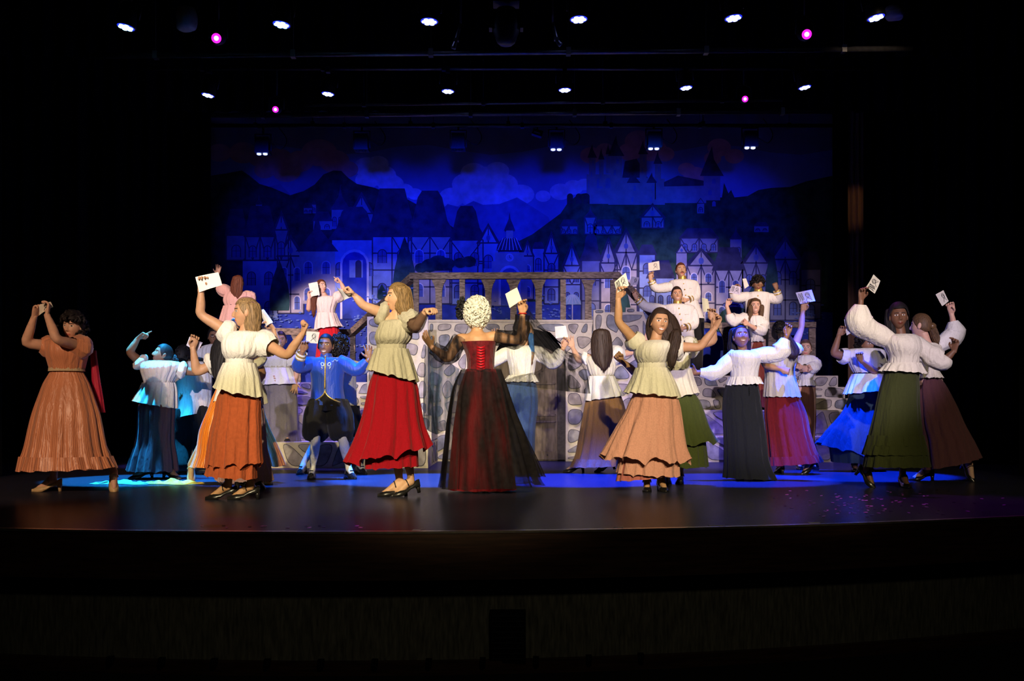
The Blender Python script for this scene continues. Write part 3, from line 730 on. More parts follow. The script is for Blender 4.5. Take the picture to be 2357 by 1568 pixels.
def tower(b, x, w, y0, y1, rh, L=6, wall=CASTLE, wins=2):
    prect(b, x-w/2, x+w/2, y0, y1, wall, L)
    bp(b, [(x-w*0.72,y0+2),(x+w*0.72,y0+2),(x+w*0.12,y0-rh*0.55),(x,y0-rh)], ROOF, L+0.5)
    for i in range(wins): parch(b, x+(-1)**i*w*0.12, y0+8+i*26, y0+20+i*26, w*0.22, WIN, L+0.6)
def f_castle(b):
    prect(b, 1350, 1440, 402, 470, CASTLE, 5); prect(b, 1400, 1530, 412, 472, CASTLE, 5.2); prect(b, 1520, 1625, 424, 468, WALLD, 5)
    for x in (1360, 1380, 1400): parch(b, x, 410, 434, 13, WIN, 5.5)
    bp(b, [(1438,372),(1465,366),(1490,410),(1432,410)], ROOF, 5.8); bp(b, [(1528,420),(1560,405),(1625,418),(1625,428),(1528,430)], ROOF, 5.3)
    for x, w, y0, y1, rh in ((1363,15,362,440,30),(1384,10,366,430,24),(1418,26,358,472,46),(1400,9,354,400,22),(1480,16,354,440,30),(1514,14,376,460,28),(1458,22,420,470,26),(1500,18,420,462,22)): tower(b, x, w, y0, y1, rh)
    tower(b, 1638, 38, 404, 462, 66, 6.5, WALLD, 3)
    bp(b, [(1660,462),(1666,422),(1676,446),(1682,438),(1692,460)], GREEN, 6.8)
    for x in (1312, 1332, 1350): parch(b, x, 446, 470, 14, HILL, 5.6)
    for i in range(9): prect(b, 1402+14*i, 1408+14*i, 408, 414, CASTLE, 5.4)
castle = part('painted_castle', f_castle)
def house(x0, x1, y0, y1, wall=WALL, roof='gable', rh=40, ov=5, wins=(2,1), timb=1, L=8, door=False, trim=False, name='painted_house', rm=ROOF):
    b = MB(); w = x1-x0; rr = random.Random(int(x0*3+y0))
    prect(b, x0, x1, y0, y1, wall, L)
    if roof == 'gable':
        bp(b, [(x0-ov,y0+2),(x1+ov,y0+2),((x0+x1)/2,y0-rh)], rm, L+0.2)
        bp(b, [(x0+w*0.10,y0),(x1-w*0.10,y0),((x0+x1)/2,y0-rh*0.78)], wall, L+0.4); pcirc(b, (x0+x1)/2, y0-rh*0.25, w*0.07+1.5, w*0.09+2, WIN, L+0.8, 12)
        if timb: pline(b, ((x0+x1)/2,y0-rh*0.75), ((x0+x1)/2,y0), 2.4, TIMB, L+0.6)
    elif roof == 'hip': bp(b, [(x0-ov,y0+2),(x1+ov,y0+2),(x1-w*0.18,y0-rh),(x0+w*0.18,y0-rh)], rm, L+0.2)
    elif roof == 'curve': bp(b, [(x0-ov,y0+2),(x1+ov,y0+2),(x1-w*0.10,y0-rh*0.35),(x1-w*0.22,y0-rh*0.85),(x1-w*0.32,y0-rh),(x0+w*0.32,y0-rh),(x0+w*0.22,y0-rh*0.85),(x0+w*0.10,y0-rh*0.35)], rm, L+0.2)
    elif roof == 'spire': bp(b, [(x0-ov,y0+2),(x1+ov,y0+2),((x0+x1)/2+w*0.10,y0-rh*0.5),((x0+x1)/2,y0-rh),((x0+x1)/2-w*0.10,y0-rh*0.5)], rm, L+0.2)
    h = y1-y0
    if timb:
        rows = max(1, int(h/38))
        for i in range(rows+1): pline(b, (x0,y0+h*i/rows), (x1,y0+h*i/rows), 3.0, TIMB, L+0.6)
        for i in range(timb+1): pline(b, (x0+w*i/timb,y0), (x0+w*i/timb,y1), 3.0, TIMB, L+0.6)
        for i in range(timb):
            xa, xb = x0+w*i/timb, x0+w*(i+1)/timb
            if timb > 0 and rr.random() < 0.75:
                xm = (xa+xb)/2; pline(b, (xa,y0), (xm,y0+h/rows), 2.6, TIMB, L+0.5); pline(b, (xb,y0), (xm,y0+h/rows), 2.6, TIMB, L+0.5)
    c, r = wins
    for j in range(r):
        for i in range(c):
            xx = x0+w*(i+0.5)/c; yy = y0+h*(j+0.38)/r; ww = min(w/c*0.42, 18); hh = min(h/r*0.5, 32)
            parch(b, xx, yy, yy+hh, ww+4, TRIM if trim else TIMB, L+0.9); parch(b, xx, yy+2, yy+hh, ww, WIN, L+1.1)
            pline(b, (xx,yy+3), (xx,yy+hh), 1.2, TIMB, L+1.3); pline(b, (xx-ww/2,yy+hh*0.5), (xx+ww/2,yy+hh*0.5), 1.2, TIMB, L+1.3)
    if door: parch(b, x0+w*0.5, y1-42, y1, 24, TIMB, L+1.2); parch(b, x0+w*0.5, y1-39, y1, 19, P_i_door, L+1.4)
    return b.build(name, BM, backdrop)
P_i_door = WIN
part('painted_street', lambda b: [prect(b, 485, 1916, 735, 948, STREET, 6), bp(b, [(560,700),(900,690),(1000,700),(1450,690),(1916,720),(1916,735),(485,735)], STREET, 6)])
# far houses on the slopes
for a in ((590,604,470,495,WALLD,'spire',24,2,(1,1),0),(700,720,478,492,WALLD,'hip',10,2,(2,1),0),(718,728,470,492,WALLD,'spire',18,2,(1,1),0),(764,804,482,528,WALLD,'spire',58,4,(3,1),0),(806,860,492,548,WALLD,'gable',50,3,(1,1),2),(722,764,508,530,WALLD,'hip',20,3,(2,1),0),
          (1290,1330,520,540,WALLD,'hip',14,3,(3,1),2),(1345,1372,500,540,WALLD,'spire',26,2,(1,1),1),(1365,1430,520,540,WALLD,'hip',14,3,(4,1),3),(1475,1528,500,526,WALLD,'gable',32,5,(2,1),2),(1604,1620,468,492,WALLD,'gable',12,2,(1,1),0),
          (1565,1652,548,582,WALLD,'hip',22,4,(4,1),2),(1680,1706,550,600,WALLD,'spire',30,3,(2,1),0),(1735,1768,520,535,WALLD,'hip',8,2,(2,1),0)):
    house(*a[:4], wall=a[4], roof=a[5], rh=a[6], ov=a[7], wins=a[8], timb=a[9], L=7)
# the row of houses on the square
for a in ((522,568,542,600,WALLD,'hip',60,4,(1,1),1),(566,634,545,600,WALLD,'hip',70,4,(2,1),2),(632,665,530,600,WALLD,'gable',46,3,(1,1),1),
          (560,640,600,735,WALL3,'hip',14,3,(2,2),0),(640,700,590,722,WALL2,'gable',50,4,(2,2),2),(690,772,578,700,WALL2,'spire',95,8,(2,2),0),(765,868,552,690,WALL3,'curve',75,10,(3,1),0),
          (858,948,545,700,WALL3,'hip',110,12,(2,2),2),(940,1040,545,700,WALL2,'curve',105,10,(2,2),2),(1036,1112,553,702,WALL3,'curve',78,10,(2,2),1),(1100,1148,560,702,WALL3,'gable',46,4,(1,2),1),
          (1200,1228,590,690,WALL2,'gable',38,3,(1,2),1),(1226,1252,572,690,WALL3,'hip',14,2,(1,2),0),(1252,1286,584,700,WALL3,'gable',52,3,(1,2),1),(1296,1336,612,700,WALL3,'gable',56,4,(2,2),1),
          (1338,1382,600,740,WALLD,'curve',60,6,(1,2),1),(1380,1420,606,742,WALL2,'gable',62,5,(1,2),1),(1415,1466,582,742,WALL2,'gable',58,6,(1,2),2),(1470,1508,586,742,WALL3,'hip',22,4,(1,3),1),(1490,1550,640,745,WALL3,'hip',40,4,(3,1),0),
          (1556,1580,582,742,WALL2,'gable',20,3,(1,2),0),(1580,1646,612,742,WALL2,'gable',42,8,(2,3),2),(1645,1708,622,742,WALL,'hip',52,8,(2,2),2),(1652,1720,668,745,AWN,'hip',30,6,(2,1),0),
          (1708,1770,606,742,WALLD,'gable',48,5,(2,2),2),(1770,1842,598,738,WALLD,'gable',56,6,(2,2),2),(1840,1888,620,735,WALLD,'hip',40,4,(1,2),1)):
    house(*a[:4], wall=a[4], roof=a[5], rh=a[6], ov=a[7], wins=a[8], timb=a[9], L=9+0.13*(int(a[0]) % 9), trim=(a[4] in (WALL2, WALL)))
def f_dome(b):
    prect(b, 1132, 1214, 602, 705, WALL2, 12); prect(b, 1140, 1206, 582, 604, WALL2, 12.1)
    pcirc(b, 1173, 578, 30, 32, ROOF, 12.2, 16, PI, 2*PI)
    for i in range(-3, 4): pline(b, (1173+i*9, 577), (1173+i*5, 549), 1.5, TRIM, 12.5)
    prect(b, 1165, 1181, 530, 550, WALL2, 12.3); bp(b, [(1160,532),(1186,532),(1175,505),(1173,490),(1171,505)], ROOF, 12.6)
    parch(b, 1173, 612, 702, 50, TRIM, 12.7); parch(b, 1173, 618, 705, 40, WIN, 12.9)
    pcirc(b, 1173, 594, 9, 9, TRIM, 12.9); pcirc(b, 1173, 594, 7, 7, WALL, 13.1); pline(b, (1173,594), (1173,589), 1.2, TIMB, 13.3); pline(b, (1173,594), (1177,596), 1.2, TIMB, 13.3)
part('painted_clock_house', f_dome)
def f_arch(b):
    parch(b, 817, 575, 735, 66, TRIM, 12); parch(b, 817, 581, 735, 56, STREET, 12.3); prect(b, 805, 836, 600, 640, WALL3, 12.5); parch(b, 826, 600, 640, 14, TIMB, 12.7)
part('painted_gateway', f_arch)
def cyp(b, x, y0, y1, w, L=14): bp(b, [(x,y0)]+[(x+w/2*math.sin(PI*min(1,t*0.62)), y0+(y1-y0)*t) for t in [i/10 for i in range(1,11)]]+[(x-w/2*math.sin(PI*min(1,t*0.62)), y0+(y1-y0)*t) for t in [1-i/10 for i in range(10)]], TREE, L)
for a in ((645,600,715,46),(932,545,690,54),(880,655,690,22),(1430,640,750,44),(1775,560,700,30),(1740,640,745,60)): part('painted_tree', lambda b: cyp(b, *a))
part('painted_bush', lambda b: clouds(b, [(990,612,16),(1010,606,18),(1030,608,14),(970,618,12)], TREE, 14)); part('painted_bush', lambda b: clouds(b, [(1060,606,12),(1080,603,13)], TREE, 14)); part('painted_bush', lambda b: clouds(b, [(1690,735,30),(1725,742,24),(1660,748,18)], TREE, 14))
def f_parasol(b):
    pcirc(b, 1317, 702, 20, 24, AWN, 15, 14, PI, 2*PI); pline(b, (1317,702), (1317,738), 2.5, TRIM, 15.2)
    for i in range(-2,3): pline(b, (1317+i*9,701), (1317+i*2,680), 1.2, TRIM, 15.4)
part('painted_parasol', f_parasol)
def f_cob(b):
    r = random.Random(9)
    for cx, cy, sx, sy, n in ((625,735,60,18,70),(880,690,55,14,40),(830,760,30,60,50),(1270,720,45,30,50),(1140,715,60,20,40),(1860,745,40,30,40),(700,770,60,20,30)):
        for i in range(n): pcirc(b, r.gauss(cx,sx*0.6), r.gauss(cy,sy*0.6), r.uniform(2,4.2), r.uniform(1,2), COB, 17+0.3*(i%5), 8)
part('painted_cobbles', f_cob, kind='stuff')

# ------------------------------------------------------------------ stone platform, stairs and railings
M_mortar = mat('mortar_cream', (0.62,0.56,0.47), 0.9, 0.1, var=0.10, scale=14)
M_st = [mat('stone_a', (0.27,0.26,0.28), 0.9, 0.1, var=0.30, scale=9), mat('stone_b', (0.33,0.30,0.31), 0.9, 0.1, var=0.30, scale=8), mat('stone_c', (0.23,0.24,0.28), 0.9, 0.1, var=0.30, scale=10), mat('stone_d', (0.36,0.32,0.30), 0.9, 0.1, var=0.28, scale=9)]
M_line = mat('stone_outline', (0.10,0.095,0.10), 0.9, 0.1, var=0.2)
M_rail = mat('rail_wood', (0.23,0.175,0.14), 0.85, 0.15, var=0.45, scale=5, stretch=(3,3,12))
M_plat = mat('platform_dark', (0.05,0.045,0.045), 0.8, 0.2, var=0.2)
def clip(poly, p, n):
    """keep the side of the line through p where dot(q-p, n) <= 0"""
    out = []
    for i in range(len(poly)):
        a, b = poly[i], poly[(i+1) % len(poly)]; da = (a-p).dot(n); db = (b-p).dot(n)
        if da <= 0: out.append(a)
        if (da < 0 < db) or (db < 0 < da): out.append(a+(b-a)*(da/(da-db)))
    return out
def stones(parent, bound, seeds, to3, gap=0.058, push=None, proud=0.010, nrm=Vector((0,-1,0)), seed=0, cut=None):
    rng = random.Random(seed); S = [Vector(s) for s in seeds]
    for i, s in enumerate(S):
        P = [Vector(b) for b in bound]; cen = sum(P, Vector((0,0)))/len(P)
        for k in range(len(P)):          # mortar margin along the border
            a, b = Vector(bound[k]), Vector(bound[(k+1) % len(bound)]); d = (b-a).normalized(); n = Vector((d.y, -d.x))
            if (cen-a).dot(n) > 0: n = -n
            P = clip(P, a-n*gap*0.45, n)
            if len(P) < 3: break
        for j, t in enumerate(S):
            if j == i or len(P) < 3: continue
            d = t-s
            if d.length > 1.4: continue
            n = d.normalized(); g = gap*rng.uniform(0.8, 1.25)
            P = clip(P, (s+t)/2-n*g/2, n)
        for q_, n_ in (cut(s) if cut else ()):
            if len(P) >= 3: P = clip(P, q_, n_)
        if len(P) < 3: continue
        ar = abs(sum(P[q].x*P[(q+1)%len(P)].y-P[(q+1)%len(P)].x*P[q].y for q in range(len(P))))/2
        if ar < 0.004: continue
        for _ in range(2):
            P = [v for q in range(len(P)) for v in (P[q]*0.78+P[(q+1)%len(P)]*0.22, P[q]*0.22+P[(q+1)%len(P)]*0.78)]
        if push: P = [push(v) for v in P]
        c = sum(P, Vector((0,0)))/len(P)
        if sum(P[q].x*P[(q+1)%len(P)].y-P[(q+1)%len(P)].x*P[q].y for q in range(len(P))) < 0: P.reverse()
        n = len(P); inn = []
        for v in P:
            r = (v-c).length; inn.append(c+(v-c)*max(0.3, (r-0.009)/r))
        mb = MB(); f3 = lambda v, h: to3(v.x, v.y)+nrm*h
        vs = [f3(v, 0.0) for v in P]+[f3(v, proud) for v in P]+[f3(v, proud+0.002) for v in inn]
        fs = [(q, (q+1)%n, n+(q+1)%n, n+q) for q in range(n)]+[(n+q, n+(q+1)%n, 2*n+(q+1)%n, 2*n+q) for q in range(n)]+[tuple(2*n+q for q in range(n))]
        mb.add(vs, fs, [1]*(2*n)+[0], smooth=False)
        mb.build('stone', [M_st[rng.randrange(4)], M_line], parent)
def scatter(x0, x1, z0, z1, n, seed, ok=None):
    rng = random.Random(seed); best = []
    for i in range(n):
        cand = []
        for _ in range(14):
            p = Vector((rng.uniform(x0, x1), rng.uniform(z0, z1)))
            if ok and not ok(p): continue
            d = min([(p-q).length for q in best], default=9)
            cand.append((d, p))
        if cand: best.append(max(cand, key=lambda c: c[0])[1])
    return best
def PX(px, Y): return (px-CXP)*Y/FPX
def PZ(py, Y): return CAMH-(py-HYP)*Y/FPX

# --- centre platform with arched door
YP = 14.2
x0, x1, zt = PX(985,YP), PX(1372,YP), PZ(741,YP)
ax, aw, az = PX(1219,YP), PX(1302,YP)-PX(1219,YP), PZ(838,YP)     # arch centre, half width, springing height
ah = PZ(757,YP)-az
plat = empty('stone_platform', ((x0+x1)/2, YP, 0), 'tall painted stone platform with arched door at stage centre', 'platform')
def arch_pts(hw, hh, z0=0.0): return [(ax+hw, z0)]+[(ax+hw*math.cos(PI*i/20), az+hh*math.sin(PI*i/20)) for i in range(21)]+[(ax-hw, z0)]
mb = MB()
ap = arch_pts(aw, ah)
def v3(x, z, y=YP): return Vector((x, y, z))
# wall face as strips round the arch
mb.add([v3(x0,0), v3(ax-aw,0), v3(ax-aw,zt), v3(x0,zt)], [(0,1,2,3)], 0, smooth=False)
mb.add([v3(ax+aw,0), v3(x1,0), v3(x1,zt), v3(ax+aw,zt)], [(0,1,2,3)], 0, smooth=False)
arc = [(ax-aw*math.cos(PI*i/20), az+ah*math.sin(PI*i/20)) for i in range(21)]
for i in range(20):
    a, c = arc[i], arc[i+1]; mb.add([v3(*a), v3(*c), v3(c[0],zt), v3(a[0],zt)], [(0,1,2,3)], 0, smooth=False)
jam = [(ax-aw,0)]+arc+[(ax+aw,0)]
for i in range(len(jam)-1):
    a, c = jam[i], jam[i+1]; mb.add([v3(*a), v3(a[0],a[1],YP+0.16), v3(c[0],c[1],YP+0.16), v3(*c)], [(0,1,2,3)], 1, smooth=False)
wallc = mb.build('wall_panel', [M_mortar, M_dark], plat)
b = MB(); b.box(((x0+x1)/2, YP+0.9, zt-0.03), (x1-x0+0.02, 1.76, 0.06)); b.build('deck', M_plat, plat)
b = MB(); b.box((x0+0.02, YP+0.92, zt/2-0.03), (0.04, 1.7, zt-0.08)); b.build('side_panel', M_mortar, plat)
b = MB(); b.box(((x0+x1)/2, YP+0.012, zt+0.012), (x1-x0+0.04, 0.07, 0.03)); b.build('coping', M_mortar, plat)
inside = lambda p, g=0.0: (abs(p.x-ax) < aw+g and p.y < az) or (p.y >= az and ((p.x-ax)/(aw+g))**2+((p.y-az)/(ah+g))**2 < 1)
def push_arch(p, g=0.03):
    if not inside(p, g): return p
    if p.y < az: return Vector((ax+math.copysign(aw+g, p.x-ax), p.y))
    d = Vector(((p.x-ax)/(aw+g), (p.y-az)/(ah+g))); d = d/max(d.length, 1e-4); return Vector((ax+d.x*(aw+g), az+d.y*(ah+g)))
def cut_arch(s, g=0.03):
    if abs(s.x-ax) >= aw*0.97 or s.y < az:
        sg = math.copysign(1.0, s.x-ax); return [(Vector((ax+sg*(aw+g if s.y < az+ah*0.25 else aw*0.72), 0)), Vector((-sg, 0)))]
    return [(Vector((0, az+0.02)), Vector((0, -1)))]
stones(wallc, [(x0,0),(x1,0),(x1,zt),(x0,zt)], scatter(x0, x1, 0, zt, 62, 4, lambda p: not inside(p, 0.05)), lambda x, z: Vector((x, YP, z)), push=push_arch, seed=4, cut=cut_arch)
door = empty('arched_door', (ax, YP+0.14, 0), 'dark weathered arched door in the stone platform', 'door')
M_door = mat('door_paint', (0.115,0.090,0.070), 0.8, 0.2, var=0.3, scale=5, stretch=(6,6,1)); M_doorf = mat('door_frame', (0.055,0.048,0.044), 0.8, 0.2, var=0.2)
dh = ah*0.80
def dv(pts, y): return [Vector((p[0], y, p[1])) for p in pts]
b = MB(); P = [(ax+aw, 0.005)]+[(ax+aw*math.cos(PI*i/20), az-0.12+dh*math.sin(PI*i/20)) for i in range(21)]+[(ax-aw, 0.005)]
b.poly(dv(P, YP+0.10), 0.04, (0,-1,0)); b.build('leaf', M_door, door)
b = MB(); b.box((ax, YP+0.17, (az+ah)/2), (aw*2.1, 0.03, az+ah)); b.build('backing', M_dark, door)
b = MB(); b.box((ax+aw-0.06, YP+0.06, az/2-0.02), (0.10, 0.05, az-0.08)); b.box((ax-aw+0.06, YP+0.06, az/2-0.02), (0.10, 0.05, az-0.08)); b.build('door_frame', M_doorf, door)
for zc, hh in ((0.34,0.42),(0.86,0.44)):
    for s_ in (-1, 1):
        b = MB(); xc = ax+s_*aw*0.42
        for dx, dz, w_, h_ in ((0,hh/2,aw*0.62,0.025),(0,-hh/2,aw*0.62,0.025),(-aw*0.31,0,0.025,hh),(aw*0.31,0,0.025,hh)): b.box((xc+dx, YP+0.09, zc+dz), (w_, 0.03, h_))
        b.build('door_panel', M_door, door)
b = MB(); b.box((ax, YP+0.09, 0.075), (aw*1.7, 0.025, 0.11)); b.build('kick_board', M_door, door)
for s_ in (-0.5, 0.15, 0.5, -0.15):
    b = MB(); b.ell((ax+aw*s_, YP+0.072, 0.085), (0.012, 0.010, 0.012), 8, 6); b.build('stud', M_doorf, door)

# --- stairs
def stair(name, label, xl, xr, risers, depth, seed, cutl=0.0, back=None, rowsplit=()):
    """risers: list of (front distance, tread height, left x, right x)"""
    r0 = empty(name, ((xl+xr)/2, risers[0][0], 0), label, 'stairs'); zp = 0.0
    for i, (Y, z, a, c) in enumerate(risers):
        nY = risers[i+1][0] if i+1 < len(risers) else back
        mb = MB(); d = nY-Y
        mb.box(((a+c)/2, Y+d/2+0.012, z-0.02), (c-a, d+0.0, 0.04)); tr = mb.build('tread', M_mortar if i < 2 else M_plat, r0)
        mb = MB(); cut = cutl if i == 0 else 0
        mb.poly([Vector((a-cut,Y,zp)), Vector((c,Y,zp)), Vector((c,Y,z)), Vector((a,Y,z))], 0.02, (0,-1,0))
        rs = mb.build('riser', M_mortar, r0)
        w = c-a; hgt = z-zp; rng = random.Random(seed+i); sd = []
        if hgt > 0.25:
            n = int(w/0.34)
            for k in range(n): sd += [Vector((a+w*(k+0.5+rng.uniform(-.2,.2))/n, zp+hgt*(0.3 if k % 2 else 0.66)+rng.uniform(-.03,.03)))]
            n = int(w/0.42)
            for k in range(n): sd += [Vector((a+w*(k+0.5+rng.uniform(-.25,.25))/n, zp+hgt*(0.93 if k % 2 else 0.12)))]
        else:
            n = int(w/0.27); sd = [Vector((a+w*(k+0.5+rng.uniform(-.42,.42))/n, zp+hgt*rng.choice((0.12,0.3,0.5,0.7,0.88)))) for k in range(n)]+[Vector((rng.uniform(a,c), zp+hgt*rng.choice((0.05,0.95)))) for k in range(n//2)]
        stones(rs, [(a-cut,zp),(c,zp),(c,z),(a,z)], sd, lambda x, q, Y=Y: Vector((x, Y, q)), gap=0.052 if hgt > 0.25 else 0.040, seed=seed+i, proud=0.006)
        zp = z
    return r0
xl, xr = PX(418,12.5), PX(985,12.5); xw = PX(845,13.1)
LZ = 1.088
ls = stair('stone_stairs', 'painted stone stairs on the left rising to the left landing', xl, xr, [(12.5,0.318,xl,xr),(13.05,0.64,xl,xr),(13.35,0.757,xl,xw),(13.6,0.913,xl,xw),(13.85,LZ,xl,xw)], 0.3, 21, back=16.1)
mb = MB(); mb.box((xr-0.01, 13.35, 0.155), (0.02, 1.62, 0.31)); mb.box((xr-0.011, 13.62, 0.475), (0.02, 1.08, 0.30)); sp = mb.build('side_panel', M_mortar, ls)
stones(sp, [(12.55,0),(14.1,0),(14.1,0.62),(13.1,0.62),(13.08,0.31),(12.55,0.31)], scatter(12.55, 14.1, 0, 0.6, 13, 8), lambda y, z: Vector((xr, y, z)), nrm=Vector((1,0,0)), seed=8, proud=0.005)
# left stone tower
YT = 13.36
tx0, tx1, tz = PX(845,YT), PX(985,YT), PZ(729,YT)
tw = empty('stone_tower', ((tx0+tx1)/2, YT, 0.64), 'painted stone wall panel left of the platform below the sloping rail', 'wall panel')
mb = MB(); mb.box(((tx0+tx1)/2, YT+0.03, (tz+0.645)/2), (tx1-tx0, 0.06, tz-0.645)); wp = mb.build('panel', M_mortar, tw)
stones(wp, [(tx0,0.645),(tx1,0.645),(tx1,tz),(tx0,tz)], scatter(tx0, tx1, 0.65, tz, 24, 6), lambda x, z: Vector((x, YT, z)), seed=6)
# right stairs and landing
RZ = 1.224
a0 = PX(1562,13.98)
rs_ = stair('stone_stairs', 'painted stone stairs on the right rising to the right landing', a0, PX(1938,13.98), [(13.98,0.35,a0,PX(1918,13.98)),(14.3,0.712,a0,PX(1962,14.3)),(14.85,0.883,a0,PX(1955,14.85)),(15.05,1.051,a0,PX(1945,15.05)),(15.25,RZ,a0,PX(1929,15.25))], 0.3, 31, back=17.0)
YR = 14.1
rp = [(PX(x,YR), PZ(y,YR)) for x, y in ((1366,1064),(1366,714),(1392,711),(1392,719),(1440,719),(1440,708),(1463,708),(1463,717),(1480,718),(1500,770),(1530,860),(1562,960),(1562,1064))]
tw2 = empty('stone_tower', (rp[0][0]+0.3, YR, 0), 'painted stone wall panel right of the platform with a stepped top', 'wall panel')
mb = MB(); mb.poly([Vector((x, YR, max(z,0.0))) for x, z in reversed(rp)], 0.05, (0,-1,0)); wp2 = mb.build('panel', M_mortar, tw2)
conv = [(PX(x,YR), max(0, PZ(y,YR))) for x, y in ((1366,1064),(1562,1064),(1562,960),(1530,860),(1480,720),(1366,720))]
stones(wp2, conv, [p for p in scatter(conv[0][0], conv[1][0], 0, PZ(720,YR), 60, 12) if p.x < conv[4][0]+(PZ(720,YR)-p.y)*0.42], lambda x, z: Vector((x, YR, z)), seed=12)
for xa, xb, ya, yb in ((1369,1390,713,722),(1442,1461,710,720)):
    stones(wp2, [(PX(xa,YR),PZ(yb,YR)),(PX(xb,YR),PZ(yb,YR)),(PX(xb,YR),PZ(ya,YR)),(PX(xa,YR),PZ(ya,YR))], [Vector((PX((xa+xb)/2,YR), PZ((ya+yb)/2,YR)))], lambda x, z: Vector((x, YR, z)), gap=0.015, seed=5)

# --- railings
def baluster(px, Y, y0, y1, flare, parent, w=22):
    mb = MB(); X = PX(px,Y); z0, z1 = PZ(y1,Y), PZ(y0,Y); hw = PX(CXP+w/2,Y)
    if not flare: mb.box((X, Y, (z0+z1)/2), (hw*2*0.85, 0.05, z1-z0))
    else:
        prof = [(hw,0.0),(hw,0.06),(hw*0.98,0.3),(hw*0.96,0.62),(hw*1.08,0.76),(hw*1.45,0.88),(hw*2.1,0.97),(hw*2.2,1.0)]
        P = [Vector((X+a, Y-0.025, z0+(z1-z0)*t)) for a, t in prof]+[Vector((X-a, Y-0.025, z0+(z1-z0)*t)) for a, t in reversed(prof)]
        mb.poly(P, 0.05, (0,-1,0))
    return mb.build('baluster', M_rail, parent)
YQ = 14.26
cr = empty('wooden_railing', (PX(1185,YQ), YQ, zt), 'weathered wooden railing with arched gaps on top of the stone platform', 'railing')
mb = MB(); mb.beam(W(943,636,YQ), W(1425,634,YQ), 0.09, 0.088); mb.build('handrail', M_rail, cr)
for px, fl in ((958,0),(1010,1),(1064,0),(1124,1),(1182,1),(1240,1),(1296,0),(1354,1),(1411,0)): baluster(px, YQ, 644, 740, fl, cr, 15)
lr = empty('wooden_railing', (PX(725,15.9), 15.9, LZ), 'weathered wooden railing along the back of the left landing with a sloping end', 'railing')
mb = MB(); mb.beam(W(560,762,15.9), W(814,766,15.9), 0.09, 0.10); mb.build('handrail', M_rail, lr)
mb = MB(); mb.beam(W(806,770,15.9), W(948,640,YQ+0.06), 0.09, 0.10); mb.build('sloping_rail', M_rail, lr)
for px, fl in ((812,0),(686,1),(570,1)): baluster(px, 15.9, 770, PX(CXP,1)+HYP-(LZ-CAMH)*FPX/15.9, fl, lr, 14)
rr_ = empty('wooden_railing', (PX(1750,16.7), 16.7, RZ), 'weathered wooden railing along the back of the right landing', 'railing')
mb = MB(); mb.beam(W(1560,750,16.7), W(1877,748,16.7), 0.09, 0.09); mb.build('handrail', M_rail, rr_)
for px, fl in ((1600,1),(1674,1),(1775,1),(1869,0)): baluster(px, 16.7, 756, HYP-(RZ-CAMH)*FPX/16.7, fl, rr_, 18)
rd = empty('wooden_rail', W(1470,700,14.6), 'sloping wooden handrail descending from the platform towards the men in white', 'railing')
mb = MB(); mb.beam(W(1418,634,YQ), W(1530,752,15.3), 0.09, 0.095); mb.build('handrail', M_rail, rd)
mb = MB(); mb.beam(W(1528,752,15.3), Vector((PX(1528,15.3), 15.3, RZ)), 0.08, 0.08); mb.build('post', M_rail, rd)

# ------------------------------------------------------------------ lighting rig above the stage
M_black = mat('fixture_black', (0.012,0.012,0.014), 0.45, 0.4, var=0.2)
M_pipe = mat('pipe_steel', (0.10,0.10,0.11), 0.35, 0.5, metal=0.8, var=0.2)
def led(name, col, e): return mat('led_'+name, (0.2,0.2,0.3), 0.3, 0.5, emit=col, estr=e, var=0.02)
M_led = led('blue_white', (0.36,0.42,1.0), 7.0); M_ledc = led('cyan_white', (0.30,0.66,1.0), 6.0); M_mag = led('magenta', (0.75,0.015,0.62), 1.6); M_magc = led('magenta_core', (1.0,0.55,1.0), 4.0)
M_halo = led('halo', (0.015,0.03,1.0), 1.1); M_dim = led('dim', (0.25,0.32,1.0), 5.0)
def pipe(a, b, r, label):
    root = empty('batten_pipe', (a+b)/2, label, 'pipe', 'lighting battens')
    mb = MB(); mb.cyl(a, b, r, n=12); mb.build('tube', M_pipe, root)
    k = int((b-a).length/1.6)
    for i in range(k+1):
        mb = MB(); q = a.lerp(b, (i+0.5)/(k+1)); mb.box(q, (0.05, r*2.6, r*2.6)); mb.cyl(q, Vector((q.x, q.y, 8.7)), 0.004, n=5); mb.build('clamp', M_black, root)
    return root
def hang(px, py, Y): return W(px, py, Y)
ORD = ['first', 'second', 'third', 'fourth', 'fifth', 'sixth']
